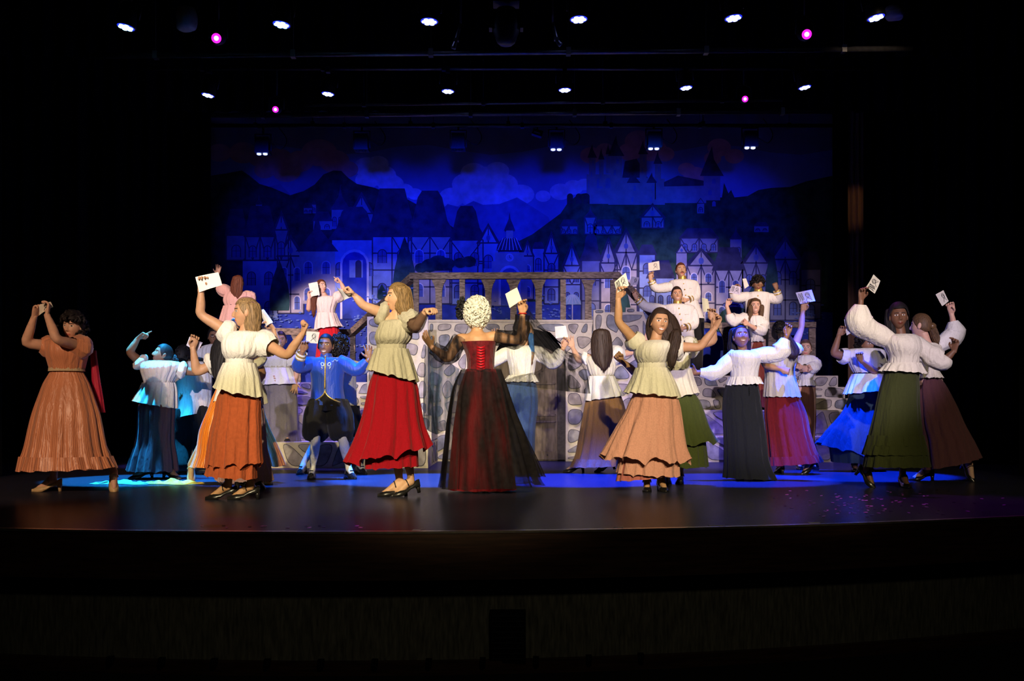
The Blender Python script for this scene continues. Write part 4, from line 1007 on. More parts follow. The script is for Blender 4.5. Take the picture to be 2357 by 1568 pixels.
def par_can(px, py, Y, label, lamp_mat, tiltx, tiltz, rr=0.082, zp=5.05):
    c = W(px, py, Y); root = empty('stage_light', c+Vector((0,0,0.40)), label, 'stage light', 'blue stage lights')
    M = Matrix.Translation(c) @ Matrix.Rotation(R(tiltz), 4, 'Y') @ Matrix.Rotation(R(tiltx), 4, 'X')
    q = lambda *p: M @ Vector(p)
    mb = MB(); mb.tube([q(0,0,0.20), q(0,0,0.17), q(0,0,0.05), q(0,0,0.0), q(0,0,-0.012)], [0.05, 0.075, rr*1.18, rr*1.22, rr*1.22], 20); mb.build('housing', M_black, root)
    mb = MB(); mb.tube([q(-rr*1.4,0,0.08), q(-rr*1.4,0,0.22)]+[q(-rr*1.4*math.cos(t), 0, 0.22+rr*0.8*math.sin(t)) for t in (0.5,1.0,1.57,2.1,2.6)]+[q(rr*1.4,0,0.22), q(rr*1.4,0,0.08)], 0.011, 6); mb.build('yoke', M_black, root)
    mb = MB(); mb.cyl(q(0,0,0.27), Vector((c.x, Y, zp)), 0.018, n=8); mb.box((c.x, Y, zp-0.02), (0.05,0.075,0.075)); mb.build('clamp', M_black, root)
    mb = MB(); mb.tube([q(0,0,-0.010), q(0,0,-0.0135)], [rr*1.08, rr*1.05], 20); mb.build('halo_disc', M_halo, root)  # glowing disc added behind the lenses to give their blue halo
    spots = [(0,0)]+[(math.cos(t)*rr*0.62, math.sin(t)*rr*0.62) for t in [PI/3*i for i in range(6)]]
    for x, y in spots:
        mb = MB(); mb.tube([q(x,y,-0.0125), q(x,y,-0.022), q(x,y,-0.027)], [rr*0.30, rr*0.30, rr*0.16], 10); mb.build('lens', lamp_mat, root)
    return root
YR1, YR2, YR3 = 10.4, 13.0, 15.9
ROW1 = ((290,60),(648,54),(988,47),(1332,42),(1688,39),(2016,38)); ROW2 = ((479,217),(755,214),(1031,208),(1300,205),(1579,200),(1852,199))
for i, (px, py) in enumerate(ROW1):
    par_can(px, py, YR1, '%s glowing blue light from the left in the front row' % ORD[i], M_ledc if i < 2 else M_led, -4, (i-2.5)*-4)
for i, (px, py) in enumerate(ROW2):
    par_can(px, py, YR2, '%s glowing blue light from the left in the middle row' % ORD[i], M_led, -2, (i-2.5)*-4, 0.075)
for i, (px, py) in enumerate(((606,345),(833,338),(1055,336),(1281,335),(1505,333),(1726,331))):
    c = W(px, py-10, YR3); root = empty('box_light', c+Vector((0,0,0.30)), '%s square black flood light from the left before the backdrop' % ORD[i], 'stage light', 'flood lights before the backdrop')
    mb = MB(); mb.box(c, (0.20,0.20,0.22)); mb.box(c+Vector((0,0,-0.12)), (0.22,0.22,0.03)); mb.build('housing', M_black, root)
    mb = MB()
    for s_ in (-1,1): mb.box(c+Vector((s_*0.125,0,0.04)), (0.015,0.04,0.26))
    mb.box(c+Vector((0,0,0.17)), (0.265,0.04,0.015)); mb.build('yoke', M_black, root)
    mb = MB(); mb.cyl(c+Vector((0,0,0.17)), Vector((c.x, YR3, 5.13)), 0.018, n=8); mb.build('clamp', M_black, root)
    for s_ in (-0.055, 0.04):
        mb = MB(); mb.tube([c+Vector((s_,-0.04,-0.136)), c+Vector((s_,-0.04,-0.15)), c+Vector((s_,-0.04,-0.158))], [0.035,0.035,0.02], 10); mb.build('lens', (M_dim if i in (0,3,4) else M_led) if i not in (1,2) else M_black, root)
    mb = MB(); mb.tube([c+Vector((0.1,0,0.05)), c+Vector((0.28,0.02,-0.05)), c+Vector((0.36,0.02,0.1)), c+Vector((0.2,0.0,0.33))], 0.008, 6, smooth_pts=4); mb.build('cable', M_black, root)
for (px, py, Y), lab in zip(((498,88,10.6),(1857,79,10.6),(634,252,13.2),(1715,228,13.2)), ('large magenta glowing spotlight at upper left','large magenta glowing spotlight at upper right','small magenta glowing spotlight at left above the backdrop','small magenta glowing spotlight at right above the backdrop')):
    c = W(px, py, Y); d = (Vector((c.x*0.3, 0, 0.5))-c).normalized(); root = empty('spotlight', c+Vector((0,0,0.3)), lab, 'stage light', 'magenta spotlights')
    k = 1.0 if Y < 11 else 0.8
    mb = MB(); mb.tube([c-d*0.42, c-d*0.38, c-d*0.2, c-d*0.02, c], [0.06*k,0.075*k,0.075*k,0.06*k,0.06*k], 16); mb.build('barrel', M_black, root)
    mb = MB(); mb.tube([c, c+d*0.006], [0.050*k,0.047*k], 18); mb.build('lens', M_mag, root)
    mb = MB(); mb.tube([c+d*0.006, c+d*0.010], [0.024*k,0.020*k], 12); mb.build('lamp_core', M_magc, root)
    mb = MB(); e = c-d*0.22
    mb.tube([e+Vector((-0.095,0,0)), e+Vector((-0.095,0,0.14)), e+Vector((0,0,0.19)), e+Vector((0.095,0,0.14)), e+Vector((0.095,0,0))], 0.012, 6); mb.cyl(e+Vector((0,0,0.18)), Vector((e.x, e.y, 5.6)), 0.016, n=8); mb.build('yoke', M_black, root)
pipe(Vector((-4.7,YR1,5.05)), Vector((4.7,YR1,5.05)), 0.028, 'steel pipe carrying the front row of blue lights')
pipe(W(200,129,10.95), W(2100,112,10.95), 0.030, 'bluish steel pipe below the front row of blue lights')
pipe(Vector((-4.7,YR2,5.05)), Vector((4.5,YR2,5.05)), 0.026, 'steel pipe carrying the middle row of blue lights')
pipe(W(700,242,13.4), W(1800,230,13.4), 0.022, 'thin steel pipe just above the backdrop')
pipe(W(486,266,13.6), W(1920,256,13.6), 0.034, 'thick steel pipe across the top of the backdrop')
pipe(Vector((PX(486,YR3),YR3,5.13)), Vector((PX(1918,YR3),YR3,5.13)), 0.030, 'black pipe carrying the square flood lights')
for i, px in enumerate((720,945,1170,1393,1618)):
    b_ = Vector((PX(px,YR3), YR3, 5.15)); a = b_+Vector((0,0,2.6))
    mb = MB(); mb.cyl(a+Vector((0,0,0.9)), b_, 0.012, n=8); mb.box(b_, (0.06,0.08,0.08)); mb.build('pipe_hanger', M_black, None, label='%s black hanger from the left holding the flood light pipe' % ORD[i], cat='hanger', group='pipe hangers')
# large black moving light in the middle, two bare arms, two dim grey boxes, a tilted small light
c = W(1165, 62, 10.2); root = empty('moving_light', c+Vector((0,0,0.35)), 'large dark rounded moving light hanging at top centre', 'stage light')
mb = MB(); mb.tube([c+Vector((0,0,0.18)), c+Vector((0,0,0.12)), c+Vector((0,-0.01,-0.02)), c+Vector((0,-0.02,-0.14)), c+Vector((0,-0.02,-0.19))], [0.09,0.13,0.135,0.10,0.06], 20, smooth_pts=3); mb.build('head', M_black, root)
mb = MB(); mb.box(c+Vector((0,0,0.26)), (0.26,0.2,0.08))
for s_ in (-1,1): mb.box(c+Vector((s_*0.155,0,0.12)), (0.03,0.12,0.30))
mb.build('yoke', M_black, root)
for (x0_, y0_, x1_, y1_, x2_, y2_), lab in (((1060,55,1050,92,1043,112), 'bent metal arm hanging left of the moving light'), ((1273,52,1281,90,1291,104), 'bent metal arm hanging right of the moving light')):
    mb = MB(); mb.tube([W(x0_,y0_,10.5), W(x1_,y1_,10.5), W(x2_,y2_,10.5)], [0.014,0.020,0.026], 8, smooth_pts=3); mb.box(W(x1_,y1_,10.5), (0.05,0.05,0.03)); mb.cyl(W(x0_,y0_,10.5), W(x0_,y0_,10.5)+Vector((0,0,0.6)), 0.012, n=8); mb.build('metal_bracket', M_pipe, None, label=lab, cat='bracket')
M_grey = mat('dim_grey', (0.30,0.27,0.28), 0.8, 0.2, var=0.25, scale=10)
for (px, py, w_, h_), lab in (((428,44,48,52), 'dim pale cloth bag hanging among the lights at upper left'), ((2058,30,42,28), 'dim pale cloth bag hanging among the lights at upper right')):
    c = W(px, py, 10.7); k = 10.7/FPX; root = empty('hanging_bag', c+Vector((0,0,0.15)), lab, 'bag', 'cloth bags in the rig')
    mb = MB(); rr = random.Random(px)
    mb.tube([c+Vector((0,0,h_*k/2)), c+Vector((0,0,h_*k*0.30)), c+Vector((0.01,0,0)), c+Vector((0,0,-h_*k*0.35)), c+Vector((0,0,-h_*k/2))], [(w_*k*0.40,0.08),(w_*k*0.48,0.10),(w_*k*0.5,0.11),(w_*k*0.46,0.10),(w_*k*0.3,0.06)], 20, smooth_pts=3, fold=lambda a, t: 1+0.05*math.sin(5*a+9*t)); mb.build('bag', M_grey, root)
    mb = MB(); mb.tube([c+Vector((-0.05,0,h_*k/2)), c+Vector((0,0,h_*k/2+0.12)), c+Vector((0.05,0,h_*k/2))], 0.008, 6, smooth_pts=3); mb.build('strap', M_black, root)
c = W(1237, 307, YR3); root = empty('tilted_light', c+Vector((0,0,0.12)), 'small tilted flood light beside the fourth square light', 'stage light')
mb = MB(); mb.box(c, (0.16,0.12,0.09), 0, Matrix.Rotation(R(18),3,'Y')); mb.build('housing', M_black, root)
mb = MB(); mb.box(c+Vector((-0.005,-0.062,-0.005)), (0.10,0.006,0.022), 0, Matrix.Rotation(R(18),3,'Y')); mb.build('lens', mat('dull_glass', (0.30,0.30,0.42), 0.3, var=0.1), root)
mb = MB(); mb.cyl(c+Vector((0,0,0.03)), Vector((c.x, YR3, 5.13)), 0.012, n=8); mb.build('clamp', M_black, root)

# --- light from these fixtures
BLUE = (0.03, 0.13, 1.0); CYAN = (0.02, 0.42, 1.0); VIO = (0.22, 0.16, 1.0)
for i, (px, py) in enumerate(ROW1):
    p = W(px, py+4, YR1)-Vector((0,0,0.06))
    spot('par_beam', p, (p.x*(1.0 if i else 0.95), 11.1 if i == 5 else 10.4, 0), (8000,4200,13000,15000,10000,11000)[i], CYAN if i == 0 else ((0.01,0.17,1.0) if i < 3 else (0.003,0.045,1.0)), 27 if i else 25, 0.25, 0.06)
for i, (px, py) in enumerate(ROW2):
    p = W(px, py+4, YR2)-Vector((0,0,0.06))
    spot('par_beam', p, (p.x*0.95, 13.3, 0.6), (1500,1100,900,700,1200,1700)[i], VIO, 36, 0.4, 0.06)
    spot('par_beam', p+Vector((0,0.80,-0.08)), (p.x*0.98, YB, (3.7,3.75,3.8,3.8,3.8,3.75)[i]), (290,580,460,500,560,320)[i], (0.002,0.06,1.0) if i == 4 else (0.002,0.022,1.0), 42, 1.0, 0.06)
for i, px in enumerate((606,833,1055,1281,1505,1726)):
    p = W(px, 352, YR3)
    spot('flood_beam', p, (p.x*1.02, YB, 4.1), (4,3,2.5,3,4,4)[i], (0.30,0.20,1.0), 130, 1.0, 0.06)
spot('magenta_beam', W(1857,88,10.5), (3.3, 7.4, 0), 230, (0.75,0.03,1.0), 30, 0.8, 0.05)
spot('magenta_beam', W(498,98,10.5), (-1.7, 6.3, 0), 160, (0.75,0.03,1.0), 22, 0.8, 0.05)

# ------------------------------------------------------------------ the cast
CREAM = cloth('cream_cotton', (0.74,0.70,0.58)); WHITE = cloth('white_cotton', (0.80,0.79,0.76)); BEIGE = cloth('beige_linen', (0.54,0.50,0.39)); IVORY = cloth('ivory_cotton', (0.66,0.63,0.50)); JACKET = cloth('white_uniform', (0.82,0.80,0.76), bump=0.08)
GOLD = mat('gold_braid', (0.70,0.45,0.10), 0.35, 0.6, metal=0.6, var=0.3, scale=120); BLACKSHOE = mat('black_leather', (0.012,0.011,0.011), 0.25, 0.6, var=0.2); BEIGESHOE = mat('beige_leather', (0.55,0.40,0.20), 0.4, 0.4, var=0.1)
H_BLACK = mat('hair_black', (0.010,0.008,0.008), 0.6, 0.25, var=0.4, scale=80, stretch=(3,3,0.3)); H_DARK = mat('hair_dark_brown', (0.035,0.020,0.013), 0.55, 0.25, var=0.45, scale=80, stretch=(3,3,0.3)); H_BROWN = mat('hair_brown', (0.10,0.055,0.026), 0.55, 0.25, var=0.5, scale=70, stretch=(3,3,0.3)); H_LIGHT = mat('hair_light_brown', (0.22,0.135,0.055), 0.55, 0.25, var=0.55, scale=70, stretch=(3,3,0.3)); H_RED = mat('hair_auburn', (0.12,0.035,0.016), 0.55, 0.25, var=0.5, scale=70, stretch=(3,3,0.3)); H_WHITE = mat('wig_white', (0.72,0.70,0.60), 0.6, 0.3, var=0.25, scale=60)
BLACKCLOTH = cloth('black_trousers', (0.014,0.013,0.014), bump=0.1); STOCK = cloth('white_stocking', (0.66,0.64,0.58), bump=0.05)
TULLE = mat('black_tulle', (0.010,0.008,0.010), 0.8, 0.1, var=0.3, streak=(0.42,0.92,9)); VEIL = mat('sheer_black_veil', (0.010,0.010,0.014), 0.8, 0.1, var=0.3, streak=(0.28,0.95,16)); VEIL2 = mat('sheer_navy_veil', (0.035,0.06,0.12), 0.8, 0.1, var=0.3, streak=(0.55,0.97,14))

# 1 far left: peach striped satin dress
p = Person('person in a peach striped satin dress stepping wide at far left', 8.78, 'fair', (168,752,-8,-4,4,False), [(792,116,192),(815,112,196),(834,114,194),(851,119,189),(890,110,200)],
    [(108,797),(60,789,-0.10),(79,729,-0.15),(84,708,-0.16)], [(188,800,-0.03),(131,781,-0.30),(108,725,-0.24),(113,704,-0.22)], [(124,1128,188,0),(262,1112,-62,42)], hands=('hold','hold'), palm=((1,-0.4,0),(-1,-0.4,0)), arm=1.08)
PEACH = mat('peach_satin', (0.74,0.32,0.17), 0.36, 0.45, var=0.10, scale=5, sheen=0.3, wrinkle=0.42, stripes=(120,(0.48,0.17,0.085),0.42))
bo = p.wear('bodice', PEACH, [((779,779),128,180,0.09),((784,784),106,200,0.11),(800,107,202,0.125),(818,108,201,0.13),(836,112,196,0.125),(852,116,192,0.12)], folds=(18,0.015,0.03), bust=(0,0.45,0.35,0.05), m=16)
p.sleeve(bo, PEACH, 'L', -0.28, 0.35, [0.05,0.085,0.095,0.080,0.058], amp=0.08); p.sleeve(bo, PEACH, 'R', -0.30, 0.42, [0.05,0.088,0.108,0.088,0.060], amp=0.08)
sk = p.wear('skirt', PEACH, [(851,115,192,0.12),(875,104,202),(905,94,212),(932,85,221),(956,78,228),(988,71,234),(1030,63,242),(1060,54,252),((1083,1077),49,261)], folds=(16,0.01,0.055), ratio=0.72, hemw=0.012)
p.band(PEACH, [(1050,55,250),((1084,1078),47,263)], 'hem_band', sk, folds=(16,0.05,0.055), ratio=0.72, grow=0.008, hemw=0.012)
p.band(cloth('braid_cream', (0.62,0.50,0.32), bump=0.5), [(847,114,193,0.125),(855,113,194,0.128)], 'belt', folds=(30,0.006,0.006))
p.band(cloth('crimson_satin', (0.42,0.012,0.05), rough=0.35), [(805,192,207,0.02),(860,196,214,0.025),(910,199,222,0.03),(950,203,228,0.03)], 'sash', dy=0.13, m=12, folds=(5,0.05,0.15))
p.cap(H_BLACK, -0.09, grow=0.02, face=0.058, curl=(70,0.026,(0.105,0.115,0.118))); p.shoes(BEIGESHOE)
e = MB(); e.ell(p.hm @ Vector((0.078,-0.01,-0.052)), (0.006,0.006,0.008), 8, 6); e.build('earring', mat('pearl', (0.85,0.85,0.82), 0.2), p.root)
paper('creased sheet of paper pinched in both raised hands at far left', [(91,703),(118,695),(121,707),(89,726)], 8.58, sketch=1, curl=0.02)

# 2 cyan-lit dancer
p = Person('person in a puff-sleeved blouse and maroon skirt lit cyan', 10.55, 'brown', (374,817,-62,14,6,False), [(838,332,412),(858,335,404),(880,337,396),(915,330,402)],
    [(328,838),(298,811,-0.06),(318,779,-0.05),(333,767,-0.05)], [(413,851),(446,858,0.05),(474,850,0.10),(490,846,0.12)], [(338,1103,205,0),(386,1103,-25,0)], hands=('point','open'), palm=((0.6,-0.3,-0.8),None), hs=0.95, arm=1.05)
bl = p.wear('blouse', WHITE, [(831,346,398,0.085),(836,328,416,0.115),(850,326,416,0.13),(868,330,405,0.125),(882,333,398,0.115)], folds=(20,0.03,0.05), bust=(-0.3,0.45,0.4,0.05), m=14)
p.wear('peplum', WHITE, [(881,333,399,0.115),(900,324,402,0.13),((923,941),311,402,0.15)], folds=(15,0.02,0.09), parent=bl, m=10)
p.sleeve(bl, WHITE, 'L', -0.15, 0.42, [0.055,0.085,0.092,0.062]); p.sleeve(bl, WHITE, 'R', -0.15, 0.45, [0.055,0.085,0.092,0.062])
p.wear('skirt', cloth('maroon_cotton', (0.13,0.055,0.075), var=0.2), [(915,322,401,0.13),(945,319,402),(985,318,400),(1020,314,400),(1050,305,404),(1085,296,408)], folds=(14,0.02,0.10), hemw=0.015)
h = p.cap(H_BLACK, -0.07); e = MB(); e.ell(p.hm @ Vector((0,0.125,-0.02)), (0.045,0.045,0.045), 14, 10); curls(e, p.hm @ Vector((0,0.125,-0.02)), (0.045,0.045,0.045), 30, 0.016, 3); e.build('bun', H_BLACK, h); p.shoes(BLACKSHOE)

# 3 white coat, black trousers, seen from behind
p = Person('person in a white coat and black trousers seen from behind beside the orange dress', 11.3, 'brown', (424,820,160,-10,0,False), [(842,412,482),(870,408,484),(910,408,482),(945,410,478)],
    [(416,850),(404,882,0.12),(414,905,-0.05),(420,912,-0.08)], [(480,850),(510,862,0.1),(540,840,0.15),(548,828,0.15)], [(418,1092,150,0),(466,1093,20,0)], back=True, legs=[(424,1018,0.05),(462,1020,0.1)], hands=('fist','hold'), hs=0.95)
co = p.wear('coat', JACKET, [(832,432,466,0.08),(838,414,484,0.12),(865,404,487,0.14),(900,404,487,0.14),(935,406,484,0.145),((963,949),407,478,0.15)], folds=(9,0.012,0.02), hemw=0.0, m=16)
p.sleeve(co, JACKET, 'L', -0.1, 1.9, [0.06,0.07,0.062,0.055,0.048], amp=0.03, k=6); p.sleeve(co, JACKET, 'R', -0.1, 1.9, [0.06,0.07,0.062,0.055,0.048], amp=0.03, k=6)
def trousers(p, m, tops, kn, an, r=(0.105,0.085,0.06), name='trousers'):
    """tops, kn, an: (x, y) of hip, knee and hem for both legs"""
    mb = MB()
    for t, k, a in zip(tops, kn, an):
        T, K, A = [W(q[0], q[1], p.Y+(q[2] if len(q) > 2 else 0)) for q in (t, k, a)]
        mb.tube([T+Vector((0,0,0.06)), T, T.lerp(K,0.5), K, K.lerp(A,0.5), A], [r[0]*0.95, r[0], (r[0]+r[1])/2, r[1], (r[1]+r[2])/2, r[2]], 20, smooth_pts=3, fold=lambda a_, t_: 1+0.035*math.sin(5*a_+8*t_))
    return mb.build(name, m, p.root)
trousers(p, BLACKCLOTH, [(428,955),(458,950)], [(424,1018,0.05),(462,1020,0.1)], [(415,1080,-0.1),(467,1082,-0.1)], (0.13,0.10,0.075)); p.cap(H_BLACK, -0.09, grow=0.012, curl=(40,0.02,(0.09,0.105,0.12))); p.shoes(BLACKSHOE, 'flat')

# 4 dancer with glasses behind
p = Person('person with glasses in a pale blouse and navy skirt behind the long black hair', 12.0, 'brown', (494,775,18,-4,0,False), [(800,466,528),(825,462,530),(850,466,526),(885,462,530)],
    [(466,806),(458,838,0.0),(462,868,-0.02),(463,884,-0.02)], [(526,806),(536,838),(532,868),(531,884)], None, hands=('open','open'), hs=0.95)
bl = p.wear('blouse', WHITE, [(793,482,512,0.08),(799,464,530,0.11),(820,460,532,0.125),(845,464,528,0.12),(868,458,534,0.14)], folds=(18,0.02,0.05), m=14)
p.sleeve(bl, WHITE, 'L', -0.1, 0.7, [0.05,0.075,0.075,0.055]); p.sleeve(bl, WHITE, 'R', -0.1, 0.7, [0.05,0.075,0.075,0.055])
p.wear('skirt', cloth('navy_cotton', (0.06,0.065,0.13)), [(866,464,528,0.13),(920,458,534),(1000,452,540),(1070,446,546)], folds=(14,0.02,0.08)); p.cap(H_BLACK, -0.08, grow=0.006)
e = MB()
for sx in (-1,1): e.tube([p.hm @ Vector((sx*0.031+0.022*math.cos(t), -0.094, 0.004+0.017*math.sin(t))) for t in [2*PI*i/12 for i in range(13)]], 0.0022, 5)
e.tube([p.hm @ Vector((-0.009,-0.096,0.006)), p.hm @ Vector((0.009,-0.096,0.006))], 0.002, 5); e.build('glasses', mat('glasses_black', (0.01,0.01,0.01), 0.3), p.root); p.shoes(BLACKSHOE)

# 5 orange satin dress (mostly hidden)
p = Person('person in an orange striped satin dress mostly hidden behind the rust skirt', 9.95, 'tan', (546,764,-30,0,0,False), [(806,512,600),(830,516,598),(852,522,592),(890,510,606)],
    [(520,815),(512,850,0.1),(530,870,0.1),(545,870,0.1)], [(596,812,-0.02),(640,802,-0.04),(630,757,-0.06),(612,733,-0.06)], [(440,1108,-75,48),(610,1117,-60,0)], hands=('fist','hold'), palm=(None,(-0.8,-0.5,0)), hs=0.95)
ORANGE = mat('orange_satin', (0.85,0.27,0.015), 0.34, 0.45, var=0.12, scale=5, sheen=0.3, wrinkle=0.42, stripes=(130,(0.50,0.085,0.012),0.42))
bo = p.wear('bodice', ORANGE, [(800,532,582,0.085),(806,512,602,0.11),(830,514,600,0.125),(853,520,594,0.115)], folds=(16,0.015,0.03), m=12)
p.sleeve(bo, ORANGE, 'R', -0.2, 0.3, [0.05,0.08,0.085,0.058]); p.sleeve(bo, ORANGE, 'L', -0.2, 0.5, [0.05,0.08,0.085,0.058])
p.wear('skirt', ORANGE, [(852,518,596,0.12),(885,503,600),(915,489,602),(945,478,606),(988,461,620),(1020,456,634),(1047,452,645),((1077,1073),441,654)], folds=(14,0.02,0.06), ratio=0.5, hemw=0.015)
h = p.cap(H_BLACK, -0.09, grow=0.01); e = MB(); e.tube([p.hm @ Vector((0.088*math.cos(t), -0.02-0.02*math.sin(t), 0.125*math.sin(t))) for t in [PI*i/14 for i in range(15)]], 0.011, 8); e.build('headband', cloth('teal_satin', (0.05,0.30,0.42), rough=0.4), p.root)
p.shoes(BEIGESHOE)
paper('blurred white sheet of paper beside the light brown hair of the dancer in rust', [(598,718),(608,712),(628,742),(612,752)], 9.95, dy=-0.1, sketch=None, curl=0.03)

# 6 long dark hair, mauve skirt
p = Person('person with long black hair, white puff sleeves and a mauve skirt, behind the rust skirt', 9.06, 'tan', (538,786,170,0,0,False), [(822,506,590),(848,512,584),(868,518,578),(905,508,592)],
    [(494,838,-0.02),(452,857,-0.08),(444,800,-0.12),(448,779,-0.13)], [(588,830),(604,860,0.05),(590,885,0.08),(580,890,0.08)], [(556,1130,60,0),(592,1122,40,35)], hands=('hold','fist'), back=True, palm=((0.4,-0.9,0),None), hs=0.95)
bl = p.wear('blouse', CREAM, [(816,526,572,0.085),(822,506,592,0.11),(845,508,590,0.13),(868,516,582,0.12)], folds=(20,0.02,0.05), m=12)
p.wear('peplum', CREAM, [(867,516,584,0.12),(895,508,602,0.15),((925,930),500,606,0.18)], folds=(13,0.02,0.09), parent=bl, m=10, hemw=0.02)
p.sleeve(bl, CREAM, 'L', -0.15, 0.45, [0.055,0.095,0.105,0.095,0.060], amp=0.09); p.sleeve(bl, CREAM, 'R', -0.15, 0.45, [0.055,0.085,0.092,0.062])
p.wear('skirt', cloth('mauve_cotton', (0.40,0.24,0.25), var=0.15), [(910,512,600,0.14),(945,508,606),(990,505,610),(1041,503,614),(1090,500,624),(1108,500,627)], folds=(15,0.02,0.08), hemw=0.02, ratio=0.7)
h = p.cap(H_BLACK, -0.09, grow=0.008); p.fall(H_BLACK, [(772,514,556),(800,498,550),(830,494,540),(855,497,532),(872,503,524)], h, dy=-0.12, depth=0.035); p.shoes(BLACKSHOE)
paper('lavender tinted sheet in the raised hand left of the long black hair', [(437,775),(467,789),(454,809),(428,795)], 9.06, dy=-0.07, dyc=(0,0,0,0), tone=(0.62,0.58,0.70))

# 7 front: rust skirt
p = Person('person in a cream peplum blouse and rust layered skirt at front', 7.97, 'tan', (566,720,-76,2,0,False), [(782,522,600),(805,520,598),(826,526,578),(845,524,582),(880,515,588)],
    [(520,762),(462,724,-0.05),(463,668,-0.08),(470,634,-0.10)], [(610,792),(661,818,-0.10),(697,768,-0.14),(709,742,-0.15)], [(526,1149,182,0),(578,1147,190,0)], hands=('hold','thumb'), palm=((0.15,-1,-0.2),(-0.9,-0.4,0)))
bl = p.wear('blouse', CREAM, [(763,540,592,0.08),(768,520,614,0.105),(785,514,606,0.13),(803,514,604,0.14),(818,516,598,0.135),(827,521,583,0.115)], folds=(22,0.012,0.035), bust=(-0.5,0.5,0.35,0.04), m=18)
p.band(CREAM, [(825,520,583,0.117),(837,520,583,0.118)], 'waistband', bl)
p.wear('peplum', CREAM, [(836,520,583,0.117),(860,510,590,0.15),(880,505,594,0.17),((894,917),500,599,0.19)], folds=(12,0.01,0.07), parent=bl, m=14, hemw=0.014)
p.sleeve(bl, CREAM, 'L', -0.28, 0.22, [0.06,0.088,0.092,0.084,0.066], amp=0.05); p.sleeve(bl, CREAM, 'R', -0.45, 0.36, [0.06,0.095,0.105,0.098,0.072], amp=0.06)
RUST = cloth('rust_cotton', (0.44,0.095,0.035), var=0.18, scale=40)
sk = p.wear('skirt', RUST, [(885,514,588,0.14),(913,508,594),(956,500,594),(998,492,592),(1041,486,590),(1080,478,588),((1096,1104),474,588)], folds=(15,0.015,0.07), ratio=0.72, hemw=0.015)
p.wear('overskirt', RUST, [(890,513,590,0.145),(920,505,596),(960,499,596),(1000,490,597),((1050,1040),484,598),((1078,1068),480,600)], folds=(12,0.02,0.09), ratio=0.74, grow=0.012, parent=sk, hemw=0.035)
h = p.cap(H_LIGHT, -0.06, face=0.060); p.fall(H_LIGHT, [(704,556,598),(722,560,601),(740,563,601),(756,566,598),(766,572,596)], h, dy=-0.01, depth=0.065, amp=0.08); p.shoes(BLACKSHOE)
paper('large blank cream sheet held high above the rust skirt', [(450,638),(503,627),(511,656),(458,673)], 7.97, dy=-0.115, curl=0.01, tone=(0.84,0.80,0.66))

# 8 grey skirt on the first step
p = Person('person in a lavender white peplum blouse and grey skirt standing on the left stairs', 12.78, 'light', (646,783,10,0,0,False), [(818,602,666),(838,606,666),(850,606,666),(880,602,674)],
    [(604,822),(594,850,-0.02),(612,868,-0.12),(628,872,-0.14)], [(664,822),(684,850),(680,880,-0.05),(678,895,-0.06)], [(628,None,-95,0),(664,None,-85,0)], base=0.318, hands=('open','open'), hs=0.92)
bl = p.wear('blouse', WHITE, [(810,622,654,0.08),(816,600,670,0.11),(832,597,671,0.13),(846,603,668,0.12)], folds=(18,0.02,0.04), m=12)
p.band(BEIGE, [(843,602,669,0.122),(848,602,669,0.122)], 'belt')
p.wear('peplum', WHITE, [(847,603,668,0.12),(865,599,677,0.14),((887,884),593,686,0.16)], folds=(14,0.015,0.07), parent=bl, m=10)
p.sleeve(bl, WHITE, 'L', -0.1, 0.6, [0.05,0.08,0.082,0.058]); p.sleeve(bl, WHITE, 'R', -0.1, 0.6, [0.05,0.08,0.082,0.058])
GREY = cloth('grey_cotton', (0.20,0.18,0.20), var=0.15)
sk = p.wear('skirt', GREY, [(880,600,678,0.14),(915,599,684),(955,600,685),(992,600,686)], folds=(16,0.02,0.05), ratio=0.5); p.wear('ruffle', GREY, [(990,600,686),(1017,597,690)], folds=(22,0.01,0.05), ratio=0.52, parent=sk, m=6); p.cap(H_DARK, -0.05); p.shoes(BLACKSHOE)

# 9 upper left, seen from behind
p = Person('person in a dusty pink blouse with auburn ponytail, turned away on the left landing', 15.3, 'fair', (549,652,178,4,0,False), [(676,524,574),(694,520,574),(708,522,572),(735,518,578)],
    [(526,674),(503,662,0.05),(500,632,0.05),(504,614,0.05)], [(572,676),(580,700,0.05),(572,720,0.1),(566,730,0.12)], None, base=LZ, back=True, hands=('open','fist'), hs=0.98)
PINKC = cloth('dusty_pink_cotton', (0.66,0.40,0.36))
bl = p.wear('blouse', PINKC, [(671,536,562,0.075),(675,520,577,0.11),(690,514,579,0.14),(704,518,576,0.13)], folds=(18,0.02,0.05), m=12); p.wear('peplum', PINKC, [(704,518,575,0.125),(720,514,578,0.15),(742,509,584,0.18)], folds=(14,0.02,0.07), parent=bl, m=10)
p.sleeve(bl, PINKC, 'L', -0.15, 1.0, [0.055,0.09,0.095,0.085,0.06]); p.sleeve(bl, PINKC, 'R', -0.15, 0.9, [0.055,0.09,0.095,0.085,0.06])
p.wear('skirt', cloth('rose_cotton', (0.42,0.16,0.16)), [(735,514,580,0.15),(790,506,588),(862,498,598)], folds=(14,0.02,0.07)); h = p.cap(H_RED, -0.08); p.fall(H_RED, [(642,540,562),(656,537,563),(670,536,562),(680,540,560),(688,546,556)], h, dy=-0.11, depth=0.03); p.shoes(BLACKSHOE)

